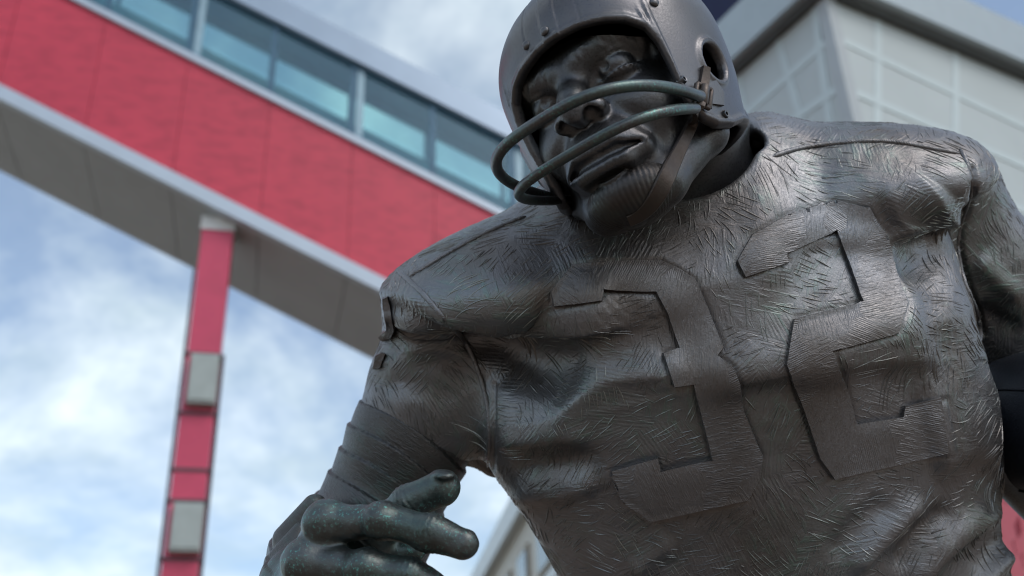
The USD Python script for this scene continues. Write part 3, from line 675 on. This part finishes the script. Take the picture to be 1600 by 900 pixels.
# ------------------------------------------------------------------ the statue
SB = W(1160, 1000, 1.95); SB[2] = 0.45
statue = thing('statue', 'dark bronze statue of a charging helmeted football player wearing number 32', 'statue', SB)
def cam_mesh(v, f): return to_world(v), f[:, ::-1]
import time as _t; _t0 = _t.time()
bv, bf = sculpt(body_sdf, (-.48, -.85, 1.20), (1.25, .36, 2.25), .0033)
print('body', len(bv), _t.time() - _t0)
bn = vnormals(bv, bf)
jv, jf = sculpt(jersey_sdf, (-.40, -.75, 1.45), (1.25, .40, 2.3), .0042)
jn = vnormals(jv, jf)
jv = jv + jn * relief(jv, jn)[:, None]
print('jersey', len(jv), _t.time() - _t0)
jm = trimesh.Trimesh(jv, jf, process=False)
# the body is one continuous mesh; the material follows what the bronze shows there
fc = bv[bf].mean(1)
hd = hand_sdf(fc.astype(f32)); ad = arm_sdf(fc.astype(f32))
zone = np.where((hd < .012) & (hd < ad + .004), 2, np.where(ad < .02, 1, 0))
body = part(statue, 'body', cam_mesh(bv, bf), 'bronze_skin', smooth=True)
bm = UsdGeom.Mesh(body['prim'])
for nme, z, mt in (('hand_faces', 2, 'bronze_hand'), ('arm_faces', 1, 'bronze_wrap'), ('skin_faces', 0, 'bronze_skin')):
    ss = UsdGeom.Subset.CreateGeomSubset(bm, nme, UsdGeom.Tokens.face, Vt.IntArray.FromNumpy(np.nonzero(zone == z)[0].astype(np.int32)), 'materialBind')
    UsdShade.MaterialBindingAPI.Apply(ss.GetPrim()).Bind(UsdShade.Material.Get(stage, f'/World/Looks/{mt}'))
jersey = part(statue, 'jersey', cam_mesh(jv, jf), 'bronze_jersey', smooth=True)

# ---- numbers: cut patches lying on the jersey
from trimesh.ray.ray_pyembree import RayMeshIntersector
RI = RayMeshIntersector(jm)
jvn = vnormals(jv, jf)
def cast(q, inter=RI, mesh=jm):
    q = np.asarray(q, float); d = np.stack([(q[:, 0] - 800) / FPX, (450 - q[:, 1]) / FPX, np.ones(len(q))], 1); dn = d / np.linalg.norm(d, axis=1, keepdims=True)
    tri = inter.intersects_first(np.zeros_like(dn), dn)
    ok = tri >= 0; a = mesh.vertices[mesh.faces[tri, 0]]; n = mesh.face_normals[tri]
    t = (a * n).sum(1) / (dn * n).sum(1); return dn * t[:, None], ok
def patch(poly, thick=.0068, flank=2.6, grid=5.0, smooth=14.0):
    poly = Polygon(poly); edge = np.array(poly.segmentize(3.0).exterior.coords)[:-1]
    x0, y0, x1, y1 = poly.bounds; gx, gy = np.meshgrid(np.arange(x0, x1, grid), np.arange(y0, y1, grid)); gp = np.stack([gx.ravel(), gy.ravel()], 1)
    import shapely
    gp = gp[shapely.contains_xy(poly.buffer(-2.0), gp[:, 0], gp[:, 1])]
    pts = np.vstack([edge, gp]); ne = len(edge)
    from scipy.spatial import Delaunay, cKDTree
    tri = Delaunay(pts).simplices; cen = pts[tri].mean(1); tri = tri[shapely.contains_xy(poly, cen[:, 0], cen[:, 1])]
    P3, ok = cast(pts); depth = P3[:, 2].copy(); ok &= (depth > 1) & (depth < 2.4)
    depth = depth[ok][cKDTree(pts[ok]).query(pts)[1]]
    tr = cKDTree(pts); nbr = tr.query_ball_point(pts, smooth)
    raw = depth; depth = np.array([np.median(depth[k]) * .5 + depth[k].mean() * .5 for k in nbr]); depth = np.minimum(depth, np.array([raw[k].min() for k in tr.query_ball_point(pts, 8.0)]) + .0005); depth = np.array([depth[k].mean() for k in tr.query_ball_point(pts, 13.0)]) - .0008
    base = np.stack([(pts[:, 0] - 800) / FPX, (450 - pts[:, 1]) / FPX, np.ones(len(pts))], 1)
    S = base * depth[:, None]
    e1 = S[tri[:, 1]] - S[tri[:, 0]]; e2 = S[tri[:, 2]] - S[tri[:, 0]]; fn = np.cross(e1, e2); flip = (fn * S[tri[:, 0]]).sum(1) > 0
    tri[flip] = tri[flip][:, ::-1]
    n = vnormals(S, tri)
    ring = pts[:ne]; tg = np.roll(ring, -1, 0) - np.roll(ring, 1, 0); nr2 = np.stack([tg[:, 1], -tg[:, 0]], 1); nr2 /= np.linalg.norm(nr2, axis=1, keepdims=True) + 1e-9
    if not poly.exterior.is_ccw: nr2 = -nr2
    low = pts.copy(); low[:ne] += nr2 * flank
    Sb = np.stack([(low[:, 0] - 800) / FPX, (450 - low[:, 1]) / FPX, np.ones(len(low))], 1)
    dl, okl = cast(low); zl = np.where(okl & (dl[:, 2] > 1) & (dl[:, 2] < depth + .06), dl[:, 2], depth)
    top = S + n * thick; bot = Sb * (np.maximum(zl, depth) + .008)[:, None]; k = len(pts)
    i = np.arange(ne); j = (i + 1) % ne
    # a thin bevel ring makes the cut edge catch light
    side = np.vstack([np.stack([i, i + k, j], 1), np.stack([j, i + k, j + k], 1)])
    v = np.vstack([top, bot]); f = np.vstack([tri, tri[:, ::-1] + k, side])
    m = trimesh.Trimesh(v, f, process=False)
    if m.volume < 0: f = f[:, ::-1]
    return v, f
def uvs(v): return None
three = part(statue, 'number_three', cam_mesh(*patch(THREE)), 'bronze_number', smooth=35)
two = part(statue, 'number_two', cam_mesh(*patch(TWO)), 'bronze_number', smooth=35)
SLEEVE = [[(597, 466), (606, 462), (612, 490), (617, 512), (612, 526), (598, 532), (594, 526), (604, 512)], [(587, 556), (597, 551), (603, 553), (594, 575), (583, 576)]]
for s in SLEEVE:
    try: part(statue, 'sleeve_number', cam_mesh(*patch(s, .005, 1.5, 2.0, 7.0)), 'bronze_number', smooth=35)
    except Exception as e: print('sleeve patch', e)

# ---- the modeller's tool marks: short ribs laid on the cloth in patches of one direction
def mark_mesh(mesh, inter, starts, dirs, lens, width, height, bend, owner=None, seeds=None, reject=None, nseg=8):
    nn_ = mesh.face_normals; V = []; Fc = []; base = 0
    s_ = np.linspace(-.5, .5, nseg + 1); N = len(starts[0])
    P0, N0 = starts; T0 = dirs - N0 * (dirs * N0).sum(1, keepdims=True); T0 /= np.linalg.norm(T0, axis=1, keepdims=True); B0 = np.cross(N0, T0)
    pts = P0[:, None] + T0[:, None] * (s_[None, :, None] * lens[:, None, None]) + B0[:, None] * (bend[:, None, None] * lens[:, None, None] * (s_[None, :, None] ** 2 * 4))
    flat = pts.reshape(-1, 3); nr = np.repeat(N0, nseg + 1, 0)
    org = flat + nr * .03; tri = inter.intersects_first(org, -nr); ok = tri >= 0
    a = mesh.vertices[mesh.faces[tri, 0]]; n = nn_[tri]; t = ((org - a) * n).sum(1) / np.maximum((nr * n).sum(1), .2)
    ok &= (t > 0) & (t < .06) & ((nr * n).sum(1) > .45); hit = org - nr * t[:, None]
    if seeds is not None: ok &= seeds.query(hit + .010 * (np.stack([meshkit.noise(hit * 30.0, 20 + q_) for q_ in range(3)], 1) - .5) * 2)[1] == np.repeat(owner, nseg + 1)
    if reject is not None: ok &= ~reject(hit)
    ok = ok.reshape(N, -1); hit = hit.reshape(N, -1, 3); n = n.reshape(N, -1, 3)
    for i in range(N):
        k = np.nonzero(ok[i])[0]
        if len(k) < 4: continue
        run = np.split(k, np.nonzero(np.diff(k) > 1)[0] + 1); k = max(run, key=len); m = len(k)
        if m < 4: continue
        c = hit[i, k]; c = c.copy(); c[1:-1] = (c[:-2] + c[1:-1] * 2 + c[2:]) / 4; nm = n[i, k].mean(0); nm /= np.linalg.norm(nm)
        t_ = np.gradient(c, axis=0); b = np.cross(nm, t_); b /= np.linalg.norm(b, axis=1, keepdims=True) + 1e-9
        e = np.minimum(np.arange(m), np.arange(m)[::-1]) / (m - 1) * 2; w = width[i] * (.25 + .75 * np.sqrt(e)); h = height[i] * np.sqrt(e)
        ring = np.stack([c - b * w[:, None] - nm * .0025, c + b * (w * -.3)[:, None] + nm * h[:, None], c + b * (w * .3)[:, None] + nm * h[:, None], c + b * w[:, None] - nm * .0025], 1).reshape(-1, 3)
        j = np.arange(m - 1)[:, None] * 4
        for q_ in range(3):
            Fc.append(np.concatenate([np.stack([j + q_, j + q_ + 1, j + q_ + 5], -1).reshape(-1, 3), np.stack([j + q_, j + q_ + 5, j + q_ + 4], -1).reshape(-1, 3)]) + base)
        V.append(ring); base += len(ring)
    v, f = np.vstack(V), np.vstack(Fc)
    fn = np.cross(v[f[:, 1]] - v[f[:, 0]], v[f[:, 2]] - v[f[:, 0]])
    return v, f
from scipy.spatial import cKDTree
from shapely import contains_xy
num_zone = unary_union([Polygon(THREE), Polygon(TWO)]).buffer(5.0)
jm = trimesh.Trimesh(jv, jf, process=False); RI = RayMeshIntersector(jm)
area = jm.area_faces * (jm.triangles_center[:, 2] < 2.05) * (pix(jm.triangles_center)[:, 1] < 1000) * ((jm.face_normals * jm.triangles_center).sum(1) < .25)
def sample(n):
    fi = rng.choice(len(area), n, p=area / area.sum()); return jm.triangles_center[fi], jm.face_normals[fi], fi
sp, sn, _ = sample(6000)
keep = []; tree_pts = np.zeros((0, 3))
for i in range(len(sp)):
    gap = .050 + .045 * ((i * 7919) % 101) / 101
    if not keep or np.min(np.linalg.norm(sp[keep] - sp[i], axis=1)) > gap: keep.append(i)
seeds = sp[keep]; sd_n = sn[keep]; KT = cKDTree(seeds); KN = len(keep)
flow = rng.uniform(0, math.pi, KN)
q1, qn, own, dr, ln, wd, hg, bd = [], [], [], [], [], [], [], []
for i in range(KN):
    nrm_ = sd_n[i]; a = np.cross(nrm_, [0, 1, 0.2]); a /= np.linalg.norm(a); b = np.cross(nrm_, a)
    d = a * math.cos(flow[i]) + b * math.sin(flow[i]); e = np.cross(nrm_, d); pitch = rng.uniform(.0046, .0082); fill = rng.uniform(.55, 1.0); lsc = rng.uniform(.55, 1.25); wsc = rng.uniform(.75, 1.3); bend_ = rng.normal(0, .05); hh = rng.uniform(.0006, .0014)
    for y in np.arange(-.085, .085, pitch):
        x = -.085 + rng.uniform(0, .03)
        while x < .085:
            L_ = rng.uniform(.022, .085) * lsc
            if rng.random() < fill:
                q1.append(seeds[i] + d * (x + L_ / 2) + e * (y + rng.normal(0, .0012))); qn.append(nrm_); own.append(i)
                th = rng.normal(0, .09); dr.append(d * math.cos(th) + e * math.sin(th)); ln.append(L_); wd.append(rng.uniform(.0013, .0026) * wsc); hg.append(hh * rng.uniform(.6, 1.3)); bd.append(bend_ + rng.normal(0, .02))
            x += L_ + rng.uniform(.002, .014)
_t1 = _t.time()
mv, mf = mark_mesh(jm, RI, (np.array(q1), np.array(qn)), np.array(dr), np.array(ln), np.array(wd), np.array(hg), np.array(bd), np.array(own), KT,
                   lambda h: contains_xy(num_zone, *pix(h).T))
part(jersey, 'tool_marks', cam_mesh(mv, mf), 'bronze_mark', smooth=True, kind='stuff')
print("marks", KN, len(q1), len(mf), _t.time() - _t1, _t.time() - _t0)
# ---- sewn seams standing proud of the jersey
for pts, h, w in SEAMS:
    P3, ok = cast(spline(np.array(pts, float), 70))
    ok &= (P3[:, 2] > 1.2) & (P3[:, 2] < 2.3); P3 = P3[ok]
    dz = gaussian_filter1d(median_filter(P3[:, 2], 13, mode='nearest'), 2.0, mode='nearest'); P3 = P3 * (dz / P3[:, 2])[:, None]; rr = .0046 * np.minimum(1, np.minimum(np.arange(len(P3)), np.arange(len(P3))[::-1]) / 3 + .25) * (.85 + .3 * rng.random(len(P3)))
    part(statue, 'seam_piping', tube(to_world(P3), rr, 8), 'bronze_number', smooth=True)
# ---- helmet
RIM_T = np.radians([0, 10, 21, 29, 36, 39.4, 41.0, 42.0, 43.5, 46.8, 52.4, 61.7, 77.6, 93, 120, 180])
RIM_Y = np.array([.003, .002, -.005, -.014, -.030, -.056, -.089, -.115, -.140, -.160, -.175, -.184, -.183, -.172, -.165, -.165])
def rim_y(th): return np.interp(np.abs(th), RIM_T, RIM_Y)
def helmet_sdf(p, rx=.165, ryu=.165, ryd=.34, rz=.205):
    l = head(p); x, y, z = l[:, 0], l[:, 1], l[:, 2]; rz = .205 - .046 * sstep(-y, .06, .17) * sstep(-z, -.02, .08); rx = np.where(x < 0, .165 + .028 * np.minimum(1, -x / .08), .165)
    def shell(g): 
        ry = np.where(y > 0, ryu - g, ryd - g); q = np.stack([x / (rx - g), y / ry, z / (rz - g)], 1); k = np.sqrt((q ** 2).sum(1)); k2 = np.sqrt(((q / np.stack([rx - g, ry, rz - g], 1)) ** 2).sum(1))
        return k * (k - 1) / np.maximum(k2, 1e-6)
    th = np.arctan2(x, z); e = rim_y(th)
    de = (e - y) / np.sqrt(1 + (np.gradient(rim_y(np.linspace(0, 3.2, 400)), 3.2 / 399)[np.clip((np.abs(th) / 3.2 * 399).astype(int), 0, 399)] / .17) ** 2)
    out = shell(0.0)
    out = out - .0045 * np.exp(-((de + .006) / .006) ** 2)                          # rolled rim
    ridge = np.abs(x + .004) - .013
    out = out - .0026 * (1 - sstep(ridge, -.001, .0025)) * sstep(y, -.02, .01)       # centre strip
    out = out + .0012 * np.exp(-((np.abs(x + .004) - .047) / .0016) ** 2) * sstep(y, .0, .02)
    low = sstep(-y, .115, .158) * sstep(-z, -.03, .04); out = out - .010 * low * low * 0.2
    ear = np.stack([y + .086, z - .046], 1) @ np.array([[math.cos(.25), -math.sin(.25)], [math.sin(.25), math.cos(.25)]]); er = np.sqrt((ear[:, 0] / .0285) ** 2 + (ear[:, 1] / .0270) ** 2)
    side = sstep(np.abs(x), .08, .10)
    out = out - .004 * np.exp(-((er - 1.22) / .16) ** 2) * side
    d = np.maximum(out, -shell(.013))
    d = smax(d, de, .005)
    hole = np.maximum((1.0 - er) * .022, .08 - np.abs(x)) * -1
    return smax(d, -np.maximum((er - 1) * .022, .07 - np.abs(x)), .003)
hv, hf = sculpt(helmet_sdf, HC - .27, HC + .27, .0030, lip=2.2)
print('helmet', len(hv), _t.time() - _t0)
helmet = part(statue, 'helmet', cam_mesh(hv, hf), 'bronze_helmet', smooth=True)
hmesh = trimesh.Trimesh(hv, hf, process=False); HI = RayMeshIntersector(hmesh)
def stud(px, py, r, hgt, sub, name, screw=False, m='bronze_helmet'):
    P3, ok = cast(np.array([[px, py]]), HI, hmesh)
    tri = HI.intersects_first(np.zeros((1, 3)), P3 / np.linalg.norm(P3)); n = hmesh.face_normals[tri][0]; n = -n if n @ P3[0] > 0 else n
    prof = [(0.0, hgt), (r * .55, hgt * .92), (r * .9, hgt * .55), (r, 0), (r, -.006), (0, -.006)]
    if screw: prof = [(0, hgt * .1), (r * .38, hgt * .1), (r * .45, hgt * .9), (r * .8, hgt), (r, hgt * .4), (r, -.006), (0, -.006)]
    s = trimesh.creation.revolve(np.array(prof)[::-1], sections=20); T_ = trimesh.geometry.align_vectors([0, 0, 1], n); s.apply_transform(T_); s.apply_translation(P3[0])
    return part(sub, name, cam_mesh(np.array(s.vertices), np.array(s.faces)), m, smooth=40)
for px, py in ((851, 49), (823, 71), (1022, 4)): stud(px, py, .0075, .005, helmet, 'rivet')
for px, py in ((1066, 125), (1132, 179)): stud(px, py, .0065, .005, helmet, 'screw', True)

def cup_sdf(p):
    l = squash(head(p)); q = l - np.array([XF + .004, 0, 0], f32); x, y, z = q[:, 0], q[:, 1], q[:, 2]
    d = ell(q, (0, -.246, .116), (.073, .048, .068))
    ph = np.arctan2(x, z - .05); lines = np.abs(np.sin(ph * 52 + 2.2 * meshkit.noise(np.stack([x * 30, y * 60, z * 30], 1))))
    top = y + .224 - .9 * x * x / .06
    d = d + (.0012 * (1 - lines) * sstep(-top, .004, .010)).astype(f32)
    d = d - .0040 * np.exp(-((top + .002) / .0035) ** 2)
    return smax(d, top, .004)
cv, cf = sculpt(cup_sdf, HC + np.array([-.2, -.40, -.35]), HC + np.array([.2, .0, .05]), .0024, lip=2.0)
cup = part(statue, 'chin_cup', cam_mesh(cv, cf), 'bronze_cup', smooth=True)
print('cup', len(cv))

# ---- chin strap, buckle, chin cup
off_ = np.cumsum([0, len(bv), len(hv)])
allm = trimesh.Trimesh(np.vstack([bv, hv, cv]), np.vstack([bf, hf + off_[1], cf + off_[2]]), process=False); AI = RayMeshIntersector(allm)
def on_surf(px, py, off):
    P3, ok = cast(np.array([[px, py]], float), AI, allm); p_ = P3[0]; return p_ * (1 - off / np.linalg.norm(p_))
# ---- face mask: two bars bowed round the face
def bar(a, L, ye, yf, zb, n, r, stop, root):
    ph = np.linspace(-.02, math.pi + .02, 90); c, s = np.cos(ph), np.clip(np.sin(ph), 0, 1)
    x = a * np.sign(c) * np.abs(c) ** n; sf = s ** n
    l = np.stack([x, ye + (yf - ye) * sf, zb + L * sf], 1)
    c_ = unhead(np.vstack([l, [-a + .004, ye, zb - .035]])); c_ = c_[(pix(c_)[:, 0] < stop) | (np.arange(len(c_)) > 40)]; c_ = np.vstack([root, c_]); keep = np.r_[True, np.linalg.norm(np.diff(c_, axis=0), axis=1) > 1e-4]
    return tube(to_world(spline(c_[keep], 120)), r, 16)
mask = part(statue, 'face_mask', bar(.145, .3031, -.165, -.1614, .0596, .69, .0078, 1070, on_surf(1088, 146, -.002)), 'bronze_mask', smooth=True, label='upper bar of the face mask')
part(statue, 'face_mask', bar(.1393, .2581, -.1664, -.2024, .0562, .60, .0074, 1056, on_surf(1080, 168, -.002)), 'bronze_mask', smooth=True, label='lower bar of the face mask')
def ribbon(cen, width, thick, m, sub, name, toward=None):
    c = spline(np.array([on_surf(*a) for a in cen]), 50); w = np.interp(np.linspace(0, 1, 50), np.linspace(0, 1, len(width)), width)
    t = np.gradient(c, axis=0); t /= np.linalg.norm(t, axis=1, keepdims=True)
    ctr = unhead((-.01, -.13, .0)); nn = c - ctr if toward is None else np.broadcast_to(np.asarray(toward, float), c.shape).copy()
    nn -= t * (nn * t).sum(1, keepdims=True); nn /= np.linalg.norm(nn, axis=1, keepdims=True); b = np.cross(t, nn)
    prof = [(-1, -1), (-1, .5), (-.85, 1), (.85, 1), (1, .5), (1, -1)]; k = len(prof)
    v = np.concatenate([c[:, None] + b[:, None] * (np.array([q[0] for q in prof])[None, :, None] * w[:, None, None] / 2) + nn[:, None] * (np.array([q[1] for q in prof])[None, :, None] * thick)], 0).reshape(-1, 3)
    i, j = np.meshgrid(np.arange(49), np.arange(k), indexing='ij'); kk_ = (j + 1) % k
    q = np.stack([i * k + j, i * k + kk_, (i + 1) * k + kk_, (i + 1) * k + j], -1).reshape(-1, 4)
    f = [q[:, [0, 1, 2]], q[:, [0, 2, 3]]]
    for st_, o in ((0, False), (49 * k, True)):
        ff = np.array([[st_, st_ + a, st_ + a + 1] for a in range(1, k - 1)]); f.append(ff[:, ::-1] if o else ff)
    f = np.vstack(f); mm = trimesh.Trimesh(v, f, process=False)
    if mm.volume < 0: f = f[:, ::-1]
    return part(sub, name, cam_mesh(v, f), m, smooth=35)
strap = ribbon([(1099, 146, .004), (1090, 172, .010), (1081, 195, .016), (1068, 222, .012), (1053, 252, .006), (1040, 280, .005), (1028, 304, .004), (1010, 328, .003), (982, 345, .003)], [.016, .0165, .017, .018, .021, .026, .026, .022, .018], .0035, 'bronze_strap', statue, 'chin_strap')
ribbon([(1103, 105, .003), (1101, 122, .004), (1098, 142, .005)], [.013, .0155, .016], .004, 'bronze_strap', strap, 'strap_tab')
ribbon([(1111, 128, .002), (1117, 148, .002), (1120, 164, .002)], [.022, .040, .028], .003, 'bronze_helmet', strap, 'strap_flap')
bq = [on_surf(x, y, .012) for x, y in ((1089, 131), (1111, 141), (1108, 169), (1086, 158))]
for a in range(4): part(strap, 'buckle_bar', tube(to_world(np.array([bq[a], (bq[a] + bq[(a + 1) % 4]) / 2, bq[(a + 1) % 4]])), .0042, 8), 'bronze_strap', smooth=True)
part(strap, 'buckle_tongue', tube(to_world(np.array([(bq[0] + bq[1]) / 2 - [0, 0, .004], (bq[0] + bq[1] + bq[2] + bq[3]) / 4 - [0, 0, .006], (bq[2] + bq[3]) / 2 - [0, 0, .004]])), .0075, 10), 'bronze_strap', smooth=True)
# ---- ball under the arm
BC = C(1652, 662, 1.80)
ba = np.array([.30, .10, -.95]); ba /= np.linalg.norm(ba)
def ball_pt(t, phi, g=0.0):
    h = np.cross(ba, [0, 1, 0]); h /= np.linalg.norm(h); k = np.cross(ba, h)
    r = (.132 + g) * math.cos(t) ** .8; return BC + ba * (.205 + g) * math.sin(t) + (h * math.cos(phi) + k * math.sin(phi)) * r
ts = np.linspace(-math.pi / 2 + .001, math.pi / 2 - .001, 40)
rv = trimesh.creation.revolve(np.array([[.132 * math.cos(t) ** .8, .205 * math.sin(t)] for t in ts]), sections=64)
rv.apply_transform(trimesh.geometry.align_vectors([0, 0, 1], ba)); rv.apply_translation(BC)
ball = part(statue, 'football', cam_mesh(np.array(rv.vertices), np.array(rv.faces)), 'bronze_ball', smooth=True)
for a in range(4):
    part(ball, 'seam', tube(to_world(np.array([ball_pt(t, a * math.pi / 2 + .5, .0008) for t in np.linspace(-1.5, 1.5, 50)])), .0025, 6), 'bronze_ball', smooth=True)
ring = [ball_pt(.95, a, .001) for a in np.linspace(0, 2 * math.pi, 50)]
part(ball, 'stripe', tube(to_world(np.array(ring)), .003, 6), 'bronze_ball', smooth=True)

# ---- trousers, boots and plinth below the picture
hips = W(1235, 1010, 1.92); hip_z = hips[2]
fw = np.array([-.10, -1.0, 0]); fw /= np.linalg.norm(fw); sd = np.cross(fw, ZUP)
def wp(f_, s_, z): return hips * [1, 1, 0] + fw * f_ + sd * s_ + ZUP * z
kneeA, ankA = wp(.42, .12, hip_z - .42), wp(.02, .16, hip_z - .95)
kneeB, ankB = wp(.10, -.16, hip_z - .62), wp(-.42, -.14, .66)
ankA[2] = max(ankA[2], .56)
def legs_sdf(p):
    d = ell(p, hips, (.30, .24, .20))
    d = smin(d, chain(p, [hips + sd * .13, kneeA], (.18, .115), .03), .06)
    d = smin(d, chain(p, [hips - sd * .13, kneeB], (.18, .115), .03), .06)
    d = smin(d, chain(p, [kneeA, kneeA * .5 + ankA * .5 - fw * .03, ankA], (.105, .10, .062), .03), .03)
    return smin(d, chain(p, [kneeB, kneeB * .5 + ankB * .5 - fw * .03, ankB], (.105, .10, .062), .03), .03)
lo_, hi_ = np.minimum(kneeA, ankB) - .9, np.maximum(hips, kneeA) + .5
lv, lf = sculpt(legs_sdf, lo_, hi_, .012)
part(statue, 'trousers', (lv, lf), 'bronze_skin', smooth=True)
for a in (ankA, ankB):
    toe = a + fw * .26 - ZUP * .07
    def boot_sdf(p): return smax(smin(chain(p, [a, a - ZUP * .06, toe], (.072, .07, .052), .03), cone(p, a + ZUP * .06, a, .07, .07), .03), (a[2] - .115) - p[:, 2], .01)
    sv, sf = sculpt(boot_sdf, a - .45, a + .45, .008); part(statue, 'boot', (sv, sf), 'bronze_helmet', smooth=True)
pc = hips * [1, 1, 0]
plinth = thing('plinth', 'dark polished stone plinth carrying the bronze statue', 'plinth', pc)
for x0, z0, z1 in ((.85, 0, .16), (.75, .163, .38), (.80, .383, min(ankA[2], ankB[2]) - .117)):
    part(plinth, 'slab', frame_box(pc, fw, sd, ZUP, -x0 - .1, x0, -x0 * .8, x0 * .8, z0, z1), 'plinth_stone')
print('script', _t.time() - _t0)
